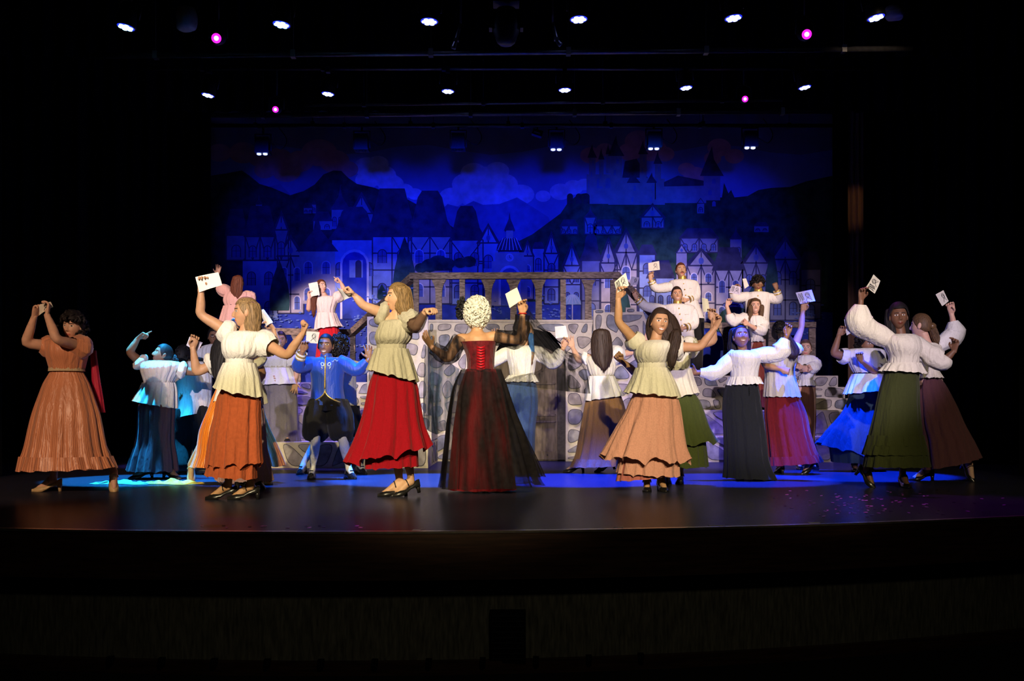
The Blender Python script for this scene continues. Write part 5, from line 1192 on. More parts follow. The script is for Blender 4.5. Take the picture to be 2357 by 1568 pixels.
# 10 upper left, red skirt, paper over face
p = Person('person in a pale pink blouse and red skirt with head tilted back, left landing', 15.2, 'fair', (739,661,48,22,10,False), [(688,724,778),(702,728,772),(720,732,769),(748,730,776)],
    [(722,690),(710,714,-0.08),(712,687,-0.14),(713,672,-0.14)], [(776,687),(792,667,0.02),(785,651,0.02),(774,638,0.02)], None, base=LZ, hands=('hold','point'), palm=((0.5,-0.8,0),(-0.6,-0.5,-0.6)), hs=0.95)
BLUSH = cloth('blush_cotton', (0.80,0.66,0.60))
bl = p.wear('blouse', BLUSH, [(682,736,766,0.075),(685,720,780,0.105),(698,723,777,0.13),(712,728,772,0.125),(722,731,771,0.11)], folds=(18,0.02,0.04), m=12); p.wear('peplum', BLUSH, [(721,731,771,0.11),(738,729,777,0.14),((760,752),728,785,0.17)], folds=(13,0.02,0.09), parent=bl, m=10)
p.sleeve(bl, BLUSH, 'L', -0.15, 0.55, [0.05,0.08,0.082,0.055]); p.sleeve(bl, BLUSH, 'R', -0.3, 0.6, [0.05,0.08,0.082,0.055])
p.wear('skirt', cloth('bright_red_cotton', (0.55,0.012,0.022)), [(745,734,778,0.14),(780,732,783),(830,727,790),(866,724,794)], folds=(14,0.02,0.07)); h = p.cap(H_RED, -0.07); p.fall(H_RED, [(668,722,740),(690,718,732),(710,720,730),(724,722,728)], h, dy=-0.10, depth=0.025, name='braid', k=9); p.shoes(BLACKSHOE)
paper('white sheet hiding half the face of the dancer tilting back on the left landing', [(710,653),(731,649),(736,679),(716,683)], 15.2, dy=-0.17, curl=0.01)

# 11 white jacket and breeches behind the blue coat
p = Person('person in a white jacket, black breeches and stockings directly behind the blue coat', 11.45, 'light', (786,806,10,0,0,False), [(836,748,816),(860,750,816),(890,752,816),(930,752,816)],
    [(752,840),(738,870,0.05),(744,900,0.02),(746,910,0.02)], [(812,842),(836,852,0.06),(856,832,0.1),(862,822,0.1)], [(699,1094,-100,0),(826,1091,-55,0)], legs=[(734,1010),(812,1012)], hands=('fist','open'), leg_mat=STOCK, hs=0.92)
co = p.wear('jacket', JACKET, [(828,770,800,0.08),(834,750,818,0.11),(860,748,819,0.13),(900,750,820,0.13),(948,746,822,0.15)], folds=(9,0.012,0.03), m=14)
p.sleeve(co, JACKET, 'L', -0.1, 1.85, [0.06,0.07,0.062,0.055,0.045], amp=0.03, k=6); p.sleeve(co, JACKET, 'R', -0.1, 1.85, [0.06,0.07,0.062,0.055,0.045], amp=0.03, k=6)
trousers(p, BLACKCLOTH, [(766,945),(802,945)], [(742,988),(812,985)], [(734,1012),(814,1014)], (0.13,0.12,0.06), 'breeches'); p.cap(H_BROWN, -0.06); p.shoes(BLACKSHOE, 'flat')

# 12 blue embroidered coat
p = Person('smiling person in a royal blue embroidered coat, black breeches and white stockings', 10.47, 'brown', (750,796,-4,2,2,True), [(832,716,788),(850,716,788),(880,722,784),(915,720,788)],
    [(718,836),(684,846,-0.16),(697,808,-0.26),(702,786,-0.28)], [(786,832),(822,856,-0.04),(850,826,-0.05),(848,804,-0.05)], [(720,1100,-88,0),(802,1098,-58,0)], legs=[(727,1012,-0.06),(790,1014,-0.06)], hands=('hold','open'), palm=((0.3,-1,0),None), leg_mat=STOCK)
BLUEC = mat('royal_blue_satin', (0.010,0.055,0.42), 0.5, 0.35, var=0.08, scale=8, bump=0.06, sheen=0.2, wrinkle=0.35)
co = p.wear('coat', BLUEC, [(822,735,766,0.075),(828,714,790,0.11),(845,712,794,0.13),(870,716,791,0.125),(895,717,790,0.125),((932,934),714,797,0.14)], folds=(8,0.006,0.015), hemw=0.0, m=18)
p.sleeve(co, BLUEC, 'L', -0.15, 1.55, [0.06,0.078,0.075,0.066,0.055], amp=0.03, k=6); p.sleeve(co, BLUEC, 'R', -0.15, 1.8, [0.06,0.075,0.068,0.060,0.048], amp=0.03, k=6)
for t0, m_ in ((1.50,GOLD),(1.60,JACKET),(1.70,GOLD),(1.80,JACKET)): p.sleeve(co, m_, 'L', t0, t0+0.10, [0.054,0.055,0.054], amp=0.0, name='cuff_band')
p.band(BLUEC, [(814,738,764,0.062),(826,736,768,0.07)], 'collar', co)
def surf(p, px, py, rows, extra=0.006):
    """front of a coat at pixel (px, py): depth of the silhouette ellipse"""
    V = sorted([(r[0] if not isinstance(r[0], tuple) else sum(r[0])/2, r[1], r[2], r[3]) for r in rows])
    for a, b in zip(V, V[1:]):
        if a[0] <= py <= b[0]:
            t = (py-a[0])/(b[0]-a[0]); xl, xr, hd = [a[i]+(b[i]-a[i])*t for i in (1,2,3)]; break
    else: xl, xr, hd = V[-1][1:4]
    u = max(-0.97, min(0.97, (px-(xl+xr)/2)/((xr-xl)/2)))
    return W(px, py, p.Y-hd*math.sqrt(1-u*u)-extra)
CR = [(822,735,766,0.075),(828,714,790,0.11),(845,712,794,0.13),(870,716,791,0.125),(895,717,790,0.125),(934,714,797,0.14)]
SILVER = mat('silver_thread', (0.55,0.62,0.72), 0.3, 0.6, metal=0.5, var=0.3, scale=150)
e = MB()
for sx in (-1,1):
    e.tube([surf(p, 750+sx*(6+5*math.cos(t)*(1-t/9)+t*0.6), 838+6*math.sin(t)*(1-t/9), CR) for t in [i*0.5 for i in range(14)]], 0.006, 5)
    e.tube([surf(p, 750+sx*(14+t*2.2), 831+2.5*math.sin(t*1.5)-t*0.3, CR) for t in [i*0.8 for i in range(9)]], 0.0045, 5)
    e.tube([surf(p, 750+sx*(9+2*math.sin(t*2)), 844+t*1.6, CR) for t in range(5)], 0.005, 5)
e.build('embroidery', SILVER, co)
e = MB(); e.tube([surf(p, 749-0.1*t, 820+t*5, CR) for t in range(16)], 0.008, 6)
for sx in (-1,1): e.tube([surf(p, 748+sx*(t*t*0.55), 897+t*4.6-0.12*t*t, CR, 0.012) for t in range(9)], 0.0075, 6)
e.build('gold_piping', GOLD, co)
e = MB(); P_ = [(748,896)]+[(748+t*t*0.55, 897+t*4.6-0.12*t*t) for t in range(1,9)]+[(786,944),(748,946),(710,944)]+[(748-t*t*0.55, 897+t*4.6-0.12*t*t) for t in range(8,0,-1)]
c0 = surf(p, 748, 925, CR, 0.014); b_ = [surf(p, x, min(y,934), CR, 0.014 if y > 925 else 0.008)+Vector((0,0,-(max(0,y-934))*p.Y/FPX)) for x, y in P_]
e.add([c0]+b_, [(0,i+1,(i+1)%len(b_)+1) for i in range(len(b_))], 0); e.build('waist_front', BLACKCLOTH, co)
mb = MB()
for sx, hx, kx, bx in ((-1,737,725,727),(1,774,786,791)):
    T, K1, K, B_ = W(hx,928,p.Y), W(hx+sx*6,960,p.Y), W(kx,995,p.Y), W(bx,1018,p.Y)
    mb.tube([T+Vector((0,0,0.05)), T, K1, K, B_+Vector((0,0,0.03)), B_], [0.11,0.125,0.145,0.135,0.10,0.062], 26, smooth_pts=4, fold=lambda a_, t_: 1+0.03*math.sin(7*a_)+0.02*math.sin(11*a_+6*t_))
mb.build('breeches', BLACKCLOTH, p.root)
h = p.cap(H_BLACK, -0.08, face=0.072); e = MB(); e.ell(W(781,797,10.55), (0.085,0.08,0.12), 18, 12); curls(e, W(781,797,10.55), (0.088,0.085,0.125), 120, 0.02, 8); e.build('curly_hair', H_BLACK, h); p.shoes(BLACKSHOE, 'flat')
paper('sheet with a drawn face held up beside the blue coat', [(706,763),(736,765),(731,791),(703,789)], 10.47, dy=-0.25, sketch=1, tone=(0.70,0.70,0.64))

# 13 front: red skirt
p = Person('person in a beige puff-sleeved blouse and bright red layered skirt at front', 8.29, 'light', (916,685,-72,2,2,False), [(752,876,942),(775,872,944),(793,872,932),(806,872,930),(840,862,938)],
    [(880,722),(836,703,-0.05),(815,679,-0.08),(802,664,-0.10)], [(942,738,-0.03),(958,752,-0.22),(981,715,-0.34),(995,712,-0.38)], [(920,1142,192,0),(946,1141,200,8)], hands=('fist','fist'), palm=((0,0,-1),(0,0,-1)))
bl = p.wear('blouse', BEIGE, [(737,896,932,0.075),(741,878,944,0.105),(755,872,947,0.125),(775,865,948,0.14),(786,866,942,0.135),(794,868,935,0.115)], folds=(24,0.015,0.04), bust=(-0.5,0.5,0.35,0.04), m=18)
p.band(BEIGE, [(792,867,936,0.117),(804,867,935,0.117)], 'waistband', bl)
p.wear('peplum', BEIGE, [(803,867,935,0.117),(830,858,944,0.15),((852,880),850,957,0.18)], folds=(14,0.01,0.09), parent=bl, m=14, hemw=0.014)
p.sleeve(bl, BEIGE, 'L', -0.25, 0.28, [0.055,0.09,0.10,0.092,0.062], amp=0.08); p.sleeve(bl, BEIGE, 'R', -0.6, 0.75, [0.055,0.085,0.092,0.080,0.062], amp=0.10); p.sleeve(bl, mat('sheer_brown', (0.10,0.055,0.04), 0.8, var=0.2, alpha=0.6), 'R', 0.75, 1.9, [0.062,0.055,0.045,0.034], amp=0.04, name='sheer_sleeve')
REDC = cloth('red_cotton', (0.33,0.003,0.012), var=0.15)
sk = p.wear('skirt', REDC, [(850,862,944,0.14),(890,856,952),(935,850,956),(980,846,958),(1030,842,960),((1080,1074),840,962)], folds=(14,0.02,0.07), ratio=0.72, hemw=0.012)
p.wear('overskirt', REDC, [(852,861,946,0.145),(890,854,956),(935,846,962),(977,836,969),((1020,1005),822,977),((1070,1032),802,985)], folds=(11,0.02,0.10), ratio=0.7, grow=0.014, parent=sk, hemw=0.045)
h = p.cap(H_LIGHT, -0.07, face=0.060); p.fall(H_LIGHT, [(666,902,944),(685,906,948),(702,908,950),(716,912,952),(728,922,953)], h, dy=-0.01, depth=0.075, amp=0.06); p.shoes(BLACKSHOE)
paper('blurred white sheet trailing from the fist of the dancer in the red skirt', [(777,657),(801,667),(811,683),(788,694)], 8.29, dy=-0.07, curl=0.03, dyc=(0.1,0,0,0.1))

# 14 dark red gown with tulle, white wig, from behind
p = Person('person in a dark red gown with black tulle and curly white wig, seen from behind', 8.87, 'tan', (1098,716,180,0,0,False), [(776,1062,1134,0.115),(800,1066,1138,0.12),(830,1074,1138,0.12),(852,1077,1136,0.12),(890,1066,1150)],
    [(1058,782),(1031,826,-0.08),(994,799,-0.10),(978,776,-0.11)], [(1138,776),(1198,784,-0.04),(1203,722,-0.08),(1199,692,-0.09)], [(1080,1130,70,0),(1125,1130,110,0)], back=True, hands=('open','hold'), palm=((0.6,0.2,-0.7),(0.3,-1,0)), arm=1.04)
VELVET = mat('dark_red_velvet', (0.09,0.003,0.007), 0.7, 0.15, var=0.35, scale=20, bump=0.6, bscale=40, wrinkle=0.5, sheen=0.15); REDG = cloth('crimson_underskirt', (0.24,0.006,0.014), rough=0.6)
bo = p.wear('corset', VELVET, [((788,786),1056,1144,0.132),(798,1064,1141,0.136),(815,1072,1139,0.136),(833,1075,1138,0.134),(853,1075,1138,0.134)], folds=(12,0.004,0.01), hemw=0.0, m=14)
LCR = [(780,1060,1143,0.132),(798,1066,1141,0.136),(833,1075,1138,0.134),(860,1075,1138,0.134)]
e = MB()
for i in range(9):
    y = 797+i*6.4; e.tube([surf(p, 1097, y, LCR), surf(p, 1107, y+3.2, LCR, 0.012), surf(p, 1116, y, LCR)], 0.005, 5); e.tube([surf(p, 1116, y+3, LCR), surf(p, 1107, y+4.5, LCR, 0.012), surf(p, 1097, y+3, LCR)], 0.005, 5)
e.tube([surf(p, 1104, 852, LCR, 0.015)+Vector((0,0,-0.03*t))+Vector((0.006*math.sin(t),-0.004,0)) for t in range(4)], 0.006, 5); e.build('lacing', mat('red_ribbon', (0.45,0.01,0.02), 0.35, var=0.2), bo)
SLV = mat('sheer_black_sleeve', (0.008,0.007,0.009), 0.8, 0.1, var=0.3, streak=(0.35,0.95,22))
p.sleeve(bo, SLV, 'L', 0.0, 1.95, [0.072,0.084,0.078,0.070,0.055], amp=0.10); p.sleeve(bo, SLV, 'R', 0.05, 1.95, [0.068,0.084,0.078,0.074,0.060], amp=0.10)
sk = p.wear('skirt', REDG, [(850,1068,1146,0.14),(892,1058,1156),(935,1052,1164),(977,1046,1170),(1041,1040,1178),(1100,1036,1184),(1128,1034,1188)], folds=(14,0.02,0.06), ratio=0.72, hemw=0.008)
p.wear('tulle_skirt', TULLE, [(851,1066,1148,0.15),(892,1048,1162),(935,1040,1174),(977,1034,1190),(1041,1028,1212),(1100,1022,1230),((1124,1118),1019,1240)], folds=(13,0.03,0.10), ratio=0.70, grow=0.02, hemw=0.012)
p.wear('tulle_train', TULLE, [(880,1130,1165,0.05),(940,1140,1185,0.06),(1000,1155,1210,0.07),(1060,1170,1238,0.09),(1102,1176,1256,0.10)], folds=(7,0.05,0.16), dy=0.25)
e = MB(); e.ell(p.hc+Vector((0,0.01,-0.012)), (0.098,0.104,0.128), 22, 16); curls(e, p.hc+Vector((0,0,-0.012)), (0.103,0.110,0.132), 380, 0.019, 5); e.build('wig', H_WHITE, p.root, label='curly white wig')
e = MB(); curls(e, W(1062,712,8.95), (0.03,0.03,0.09), 22, 0.022, 4); e.build('hair_feather', mat('feather_black', (0.01,0.01,0.012), 0.7, var=0.2), p.root)
e = MB(); e.tube([p.A['R'][2]+Vector((0.033*math.cos(t), 0.030*math.sin(t), 0.0)) for t in [2*PI*i/12 for i in range(13)]], 0.006, 6); e.build('bracelet', mat('red_beads', (0.5,0.03,0.02), 0.3), p.root)
def sheet(lines, m, name, parent, nu=30, amp=0.03, k=6, seed=0):
    """cloth hung between 3D poly-lines"""
    L = [crom([tuple(q) for q in ln], nu) for ln in lines]; V = []
    nv = 6*(len(L)-1)+1; rows = [crom([L[j][i] for j in range(len(L))], nv) for i in range(nu)]
    for i in range(nu):
        for j in range(nv):
            q = Vector(rows[i][j]); t = j/(nv-1); q.y += amp*math.sin(k*2*PI*i/nu+seed)*(0.3+0.7*t); V.append(q)
    mb = MB(); mb.add(V, [(i*nv+j, (i+1)*nv+j, (i+1)*nv+j+1, i*nv+j+1) for i in range(nu-1) for j in range(nv-1)], 0)
    return mb.build(name, m, parent)
g = lambda x, y, d=0.0: W(x, y, 8.87+d)
sheet([[g(1207,700),(g(1212,735)),g(1206,780)], [g(1235,735,0.05),g(1245,775,0.05),g(1228,812,0.05)], [g(1290,800,0.1),g(1285,825,0.1),g(1245,850,0.1)], [g(1342,828,0.12),g(1325,860,0.12),g(1180,868,0.14)], [g(1356,905,0.12),g(1338,905,0.12),g(1150,882,0.16)]], VEIL, 'shawl', p.root, amp=0.03, k=7)
sheet([[g(979,795,-0.08),g(1000,806,-0.07),g(1040,838,-0.02),g(1058,850,0.0)], [g(976,850,-0.06),g(1000,865,-0.05),g(1030,890,0.0),g(1050,900,0.02)], [g(974,940,-0.04),g(998,950,-0.03),g(1022,960,0.0),g(1038,960,0.02)], [g(976,985,-0.03),g(1004,1000,-0.02),g(1024,990,0.0),g(1036,1000,0.02)]], VEIL2, 'shawl', p.root, amp=0.025, k=5)
paper('cream folded sheet held up beside the white wig', [(1163,677),(1190,662),(1201,691),(1173,709)], 8.87, dy=-0.12, curl=0.012, tone=(0.84,0.80,0.66))

# 15 white long sleeves, blue skirt
p = Person('person in a white long-sleeved blouse and blue skirt behind the tulle gown', 11.7, 'light', (1212,764,-5,5,0,True), [(806,1170,1230),(825,1170,1230),(850,1176,1226),(868,1176,1228)],
    [(1172,810),(1112,846,0.05),(1136,785,0.03),(1141,758,0.02)], [(1229,808),(1276,838,-0.03),(1297,800,-0.06),(1304,780,-0.07)], [(1185,1086,-100,0),(1212,1086,-80,0)], hands=('open','hold'), hs=0.95)
bl = p.wear('blouse', WHITE, [(796,1186,1222,0.08),(802,1166,1232,0.11),(818,1164,1235,0.13),(838,1170,1233,0.125),(866,1174,1229,0.115)], folds=(26,0.015,0.02), bust=(0,0.4,0.4,0.04), m=16)
p.wear('ruffle', WHITE, [(864,1174,1229,0.117),(880,1163,1236,0.15)], folds=(18,0.01,0.10), parent=bl, m=6)
p.sleeve(bl, WHITE, 'L', -0.1, 1.85, [0.06,0.085,0.08,0.09,0.085,0.045], amp=0.06); p.sleeve(bl, WHITE, 'R', -0.1, 1.85, [0.06,0.09,0.085,0.095,0.085,0.045], amp=0.06)
p.wear('skirt', cloth('deep_blue_cotton', (0.045,0.085,0.20), var=0.15), [(872,1168,1232,0.13),(900,1160,1237),(940,1158,1238),(985,1158,1232),(1060,1154,1230),(1082,1152,1230)], folds=(14,0.02,0.05)); h = p.cap(H_LIGHT, -0.06)
p.fall(mat('blue_lit_braid', (0.05,0.22,0.55), 0.5, var=0.2), [(775,1216,1227),(795,1218,1228),(812,1219,1229)], h, dy=-0.10, depth=0.02, name='braid', k=9); p.fall(H_LIGHT, [(811,1218,1229),(822,1219,1228),(830,1222,1226)], h, dy=-0.10, depth=0.02, name='braid_end', k=9); p.shoes(BLACKSHOE)  # blue stage light put into the braid's colour
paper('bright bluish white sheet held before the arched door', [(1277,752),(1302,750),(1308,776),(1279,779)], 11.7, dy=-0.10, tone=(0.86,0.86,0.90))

# 16 brown skirt from behind
BROWNC = cloth('brown_cotton', (0.30,0.16,0.07), var=0.15)
p = Person('person with long dark wavy hair in a brown skirt, facing the stone wall', 11.57, 'fair', (1382,782,176,0,0,False), [(828,1350,1410),(846,1354,1412),(866,1360,1410),(900,1354,1424)],
    [(1354,824),(1332,830,0.06),(1318,800,0.15),(1314,786,0.18)], [(1412,818),(1452,812,0.08),(1482,790,0.12),(1490,776,0.12)], [(1332,1088,186,0),(1400,1082,175,10)], back=True, hands=('open','open'))
bl = p.wear('blouse', IVORY, [(820,1352,1404,0.10),(826,1344,1412,0.115),(842,1350,1417,0.13),(856,1354,1415,0.13),(866,1359,1411,0.115)], folds=(22,0.015,0.04), m=14); p.wear('peplum', WHITE, [(866,1358,1412,0.117),(890,1353,1422,0.15),((924,911),1348,1433,0.18)], folds=(13,0.01,0.07), parent=bl, m=12)
p.sleeve(bl, WHITE, 'L', -0.1, 0.5, [0.05,0.075,0.078,0.055]); p.sleeve(bl, WHITE, 'R', -0.15, 0.55, [0.055,0.10,0.11,0.095,0.060], amp=0.1)
sk = p.wear('skirt', BROWNC, [(905,1350,1430,0.15),(935,1346,1436),(970,1340,1444),(1005,1334,1448),(1041,1328,1448),(1062,1322,1446)], folds=(13,0.02,0.06), ratio=0.75); p.wear('ruffle', BROWNC, [(1056,1324,1446),((1076,1070),1316,1450)], folds=(20,0.02,0.06), parent=sk, ratio=0.76, m=6)
h = p.cap(H_DARK, -0.08); p.fall(H_DARK, [(766,1364,1400),(780,1360,1404),(798,1359,1406),(815,1360,1407),(830,1364,1405),(842,1372,1400),(850,1380,1394)], h, dy=-0.12, depth=0.04, amp=0.12); e = MB(); e.tube([p.hm @ Vector((0.04*math.cos(t), 0.118, 0.035+0.01*math.sin(t))) for t in [PI*i/6 for i in range(7)]], 0.006, 6); e.build('hair_clip', mat('clip_metal', (0.6,0.6,0.65), 0.3, metal=0.8), h); p.shoes(BLACKSHOE)

# 17 green skirt behind the pink skirt
p = Person('person in a cream blouse and olive green layered skirt behind the pink skirt', 9.59, 'tan', (1548,768,30,0,0,False), [(806,1520,1584),(825,1518,1586),(850,1524,1584),(885,1524,1592)],
    [(1524,815),(1464,858,0.0),(1432,832,-0.05),(1415,814,-0.06)], [(1584,800),(1641,786,-0.03),(1642,738,-0.05),(1637,716,-0.05)], [(1536,1110,80,0),(1566,1116,85,0)], hands=('fist','hold'), palm=((0,-1,0.3),None), hs=0.92)
bl = p.wear('blouse', CREAM, [(798,1536,1572,0.08),(805,1516,1588,0.11),(825,1514,1588,0.13),(848,1522,1586,0.125)], folds=(20,0.02,0.05), m=12); p.wear('peplum', CREAM, [(848,1522,1586,0.12),(880,1520,1594,0.15),((922,904),1522,1603,0.18)], folds=(13,0.01,0.08), parent=bl, m=12)
p.sleeve(bl, CREAM, 'R', -0.3, 0.40, [0.06,0.095,0.105,0.095,0.062], amp=0.09); p.sleeve(bl, CREAM, 'L', -0.15, 0.4, [0.06,0.085,0.09,0.06])
GREEN_C = cloth('olive_cotton', (0.060,0.078,0.020), var=0.15)
sk = p.wear('skirt', GREEN_C, [(905,1524,1600,0.14),(945,1520,1610),(985,1516,1618),(1030,1512,1624),((1078,1075),1508,1629)], folds=(13,0.02,0.07), ratio=0.7, hemw=0.012); p.wear('overskirt', GREEN_C, [(908,1523,1602,0.145),(945,1518,1616),(985,1512,1630),((1030,1018),1508,1647)], folds=(11,0.02,0.10), ratio=0.7, grow=0.012, parent=sk, hemw=0.03)
p.cap(H_BROWN, -0.08); p.shoes(BLACKSHOE)
paper('yellowish sheet held by the arm behind the dancer in pink', [(1615,686),(1629,689),(1635,717),(1619,718)], 9.59, dy=-0.07, tone=(0.74,0.70,0.46))

# 18 front: pink skirt
p = Person('smiling person with long dark hair in a cream peplum blouse and pink layered skirt', 8.87, 'tan', (1518,742,10,0,5,True), [(796,1470,1542),(815,1466,1536),(836,1472,1530),(850,1472,1530),(885,1462,1540)],
    [(1462,786),(1424,741,-0.04),(1423,687,-0.08),(1428,664,-0.10)], [(1560,800),(1611,799,-0.06),(1647,754,-0.10),(1656,732,-0.11)], [(1489,1129,-97,0),(1520,1130,-82,0)], hands=('hold','hold'), palm=((0.4,-0.9,0),(-0.8,-0.5,0)))
bl = p.wear('blouse', CREAM, [(784,1488,1530,0.085),(789,1470,1548,0.11),(800,1462,1546,0.13),(815,1459,1539,0.135),(828,1463,1535,0.13),(836,1467,1532,0.115)], folds=(24,0.012,0.03), bust=(0.1,0.45,0.35,0.05), m=18)
p.band(CREAM, [(835,1467,1533,0.117),(848,1467,1533,0.118)], 'waistband', bl)
p.wear('peplum', CREAM, [(847,1467,1533,0.118),(870,1458,1544,0.15),(890,1449,1552,0.18),((904,917),1441,1560,0.20)], folds=(14,0.01,0.065), parent=bl, m=14, hemw=0.014)
p.sleeve(bl, CREAM, 'L', -0.3, 0.24, [0.055,0.085,0.092,0.088,0.070], amp=0.05); p.sleeve(bl, CREAM, 'R', -0.3, 0.30, [0.055,0.095,0.108,0.10,0.062], amp=0.09)
PINKS = cloth('salmon_cotton', (0.64,0.31,0.24), var=0.12)
sk = p.wear('skirt', PINKS, [(900,1460,1552,0.15),(945,1450,1556),(990,1440,1558),(1041,1430,1560),((1090,1098),1420,1562)], folds=(15,0.02,0.06), ratio=0.7, hemw=0.016)
p.wear('overskirt', PINKS, [(902,1459,1555,0.155),(945,1446,1562),(985,1424,1567),((1020,1028),1406,1574),((1054,1064),1389,1584)], folds=(13,0.02,0.10), ratio=0.66, grow=0.014, parent=sk, hemw=0.05); p.wear('underskirt', cloth('rose_lining', (0.45,0.14,0.12)), [(1060,1428,1552),((1108,1096),1420,1548)], folds=(13,0.04,0.07), ratio=0.6, parent=sk, m=6)
h = p.cap(H_DARK, -0.08, grow=0.006, face=0.070); p.fall(H_DARK, [(718,1504,1544,0.075),(728,1495,1556,0.080),(745,1490,1564,0.070),(765,1490,1569,0.055),(785,1496,1570,0.050),(802,1510,1566,0.045)], h, dy=0.055, depth=0.06, amp=0.10, wav=0.03); p.fall(H_DARK, [(768,1542,1562),(785,1538,1564),(800,1535,1562),(820,1532,1556),(840,1535,1550)], h, dy=-0.075, depth=0.055, amp=0.14, name='front_lock', wav=0.05); p.shoes(BLACKSHOE)
paper('sheet with a pencil drawing held high by the smiling dancer in pink', [(1414,650),(1440,628),(1448,657),(1421,674)], 8.87, dy=-0.12, sketch=2, tone=(0.70,0.68,0.55))

# 19 black skirt
p = Person('smiling person with chin lifted in a white long-sleeved blouse and long black skirt', 10.35, 'brown', (1706,777,0,20,0,True), [(820,1682,1742),(838,1680,1746),(856,1685,1741),(875,1680,1744)],
    [(1684,823),(1650,858,-0.05),(1604,858,-0.05),(1586,854,-0.05)], [(1742,818),(1794,816,-0.05),(1811,772,-0.05),(1817,749,-0.05)], [(1700,1104,-95,0),(1740,1104,-85,0)], hands=('open','hold'), palm=(None,(-0.4,-0.9,0)))
bl = p.wear('blouse', WHITE, [(807,1688,1726,0.085),(813,1674,1746,0.115),(830,1675,1750,0.135),(848,1680,1746,0.13),(872,1682,1744,0.12)], folds=(28,0.012,0.018), bust=(0,0.4,0.35,0.05), m=18, hemw=0); p.wear('ruffle', WHITE, [(868,1682,1744,0.122),((888,884),1675,1752,0.15)], folds=(19,0.01,0.09), parent=bl, m=7)
p.sleeve(bl, WHITE, 'L', -0.25, 1.85, [0.06,0.085,0.08,0.085,0.075,0.040], amp=0.06, droop=0.01); p.sleeve(bl, WHITE, 'R', -0.25, 1.80, [0.06,0.09,0.085,0.10,0.095,0.045], amp=0.06)
BLK = cloth('charcoal_cotton', (0.012,0.014,0.018), var=0.2); p.wear('skirt', BLK, [(878,1676,1744,0.13),(892,1669,1746),(935,1664,1752),(998,1667,1762),(1062,1668,1770),((1100,1104),1666,1788)], folds=(12,0.01,0.05), ratio=0.7)
e = MB()
for i in range(5): e.ell(W(1727, 890+i*4.2, 10.35-0.165), (0.006,0.004,0.006), 8, 6)
e.build('buttons', BLK, p.root)
h = p.cap(H_BLACK, -0.06, face=0.085); p.fall(H_BLACK, [(760,1684,1728),(780,1682,1732),(800,1680,1732),(810,1684,1728)], h, dy=0.09, depth=0.04); p.shoes(BLACKSHOE)

# 20-22 men in white uniform jackets
def uniform(p, rows, lab=None, cuffs='LR', long=True):
    co = p.wear('jacket', JACKET, rows, folds=(7,0.004,0.012), hemw=0.0, m=16)
    for k in 'LR': p.sleeve(co, JACKET, k, -0.12, 1.85, [0.065,0.078,0.068,0.062,0.052], amp=0.025, k=5)
    for k in cuffs:
        for t in (1.55, 1.78): p.sleeve(co, GOLD, k, t, t+0.09, [0.059,0.060,0.058], amp=0.0, name='cuff_band')
    r = rows[0]; cxm = (r[1]+r[2])/2; w = 0.062*FPX/p.Y
    p.band(GOLD, [(r[0]-0.055*FPX/p.Y, cxm-w*0.95, cxm+w*0.95, 0.060),(r[0]+2, cxm-w*1.05, cxm+w*1.05, 0.068)], 'collar', co)
    RR = [q if not isinstance(q[0], tuple) else (sum(q[0])/2,)+q[1:] for q in rows]
    e = MB(); y0, y1 = RR[1][0], RR[-1][0]
    for i in range(6):
        y = y0+(y1-y0)*(i+0.4)/6.5; cx_ = None
        for a, b in zip(RR, RR[1:]):
            if a[0] <= y <= b[0]: t = (y-a[0])/(b[0]-a[0]); cx_ = (a[1]+a[2])/2*(1-t)+(b[1]+b[2])/2*t
        e.ell(surf(p, cx_, y, RR, 0.004), (0.011,0.007,0.011), 8, 6)
    e.build('buttons', GOLD, co)
    e = MB(); a, b = RR[2], RR[1]; xc = (a[1]+a[2])/2
    for sx in (-1,1): e.beam(surf(p, xc+sx*(a[2]-a[1])*0.16, a[0], RR, 0.006), surf(p, xc+sx*(a[2]-a[1])*0.34, a[0]-0.5, RR, 0.004), 0.012, 0.006)
    e.build('pocket_welts', cloth('uniform_seam', (0.55,0.50,0.42)), co)
    return co
M20 = [(644,1552,1588,0.085),(648,1540,1605,0.125),(664,1543,1608,0.14),(690,1555,1606,0.135),(712,1567,1614,0.135),(734,1574,1622,0.15)]
p = Person('moustached person in a white gold-trimmed jacket, highest on the right landing', 15.5, 'light', (1567,623,4,12,0,False), [(650,1545,1600),(675,1550,1600),(705,1564,1606),(730,1574,1614)],
    [(1548,660),(1508,666,-0.04),(1497,643,-0.08),(1499,622,-0.10)], [(1598,655),(1604,684,-0.02),(1580,691,-0.14),(1568,690,-0.16)], [(1586,None,-95,0),(1606,None,-80,0)], base=RZ, hands=('hold','fist'), neck_r=0.055)
uniform(p, M20); trousers(p, BLACKCLOTH, [(1587,736),(1606,736)], [(1588,800),(1606,800)], [(1587,862),(1605,862)], (0.10,0.085,0.075)); p.cap(H_RED, -0.03, face=0.062); p.shoes(BLACKSHOE, 'flat')
e = MB(); e.tube([p.hm @ Vector((x, -0.097-0.002*math.cos(x*60), -0.054-8*x*x)) for x in (-0.028,-0.014,0,0.014,0.028)], [0.003,0.005,0.005,0.005,0.003], 6); e.build('moustache', H_RED, p.root)
paper('sheet with a sketch held up by the moustached person', [(1492,606),(1517,601),(1519,621),(1493,625)], 15.5, dy=-0.12, sketch=1, curl=0.008)
M21 = [(700,1542,1576,0.085),(705,1526,1598,0.125),(724,1530,1600,0.14),(745,1540,1599,0.135),(766,1546,1597,0.135),(790,1542,1602,0.15)]
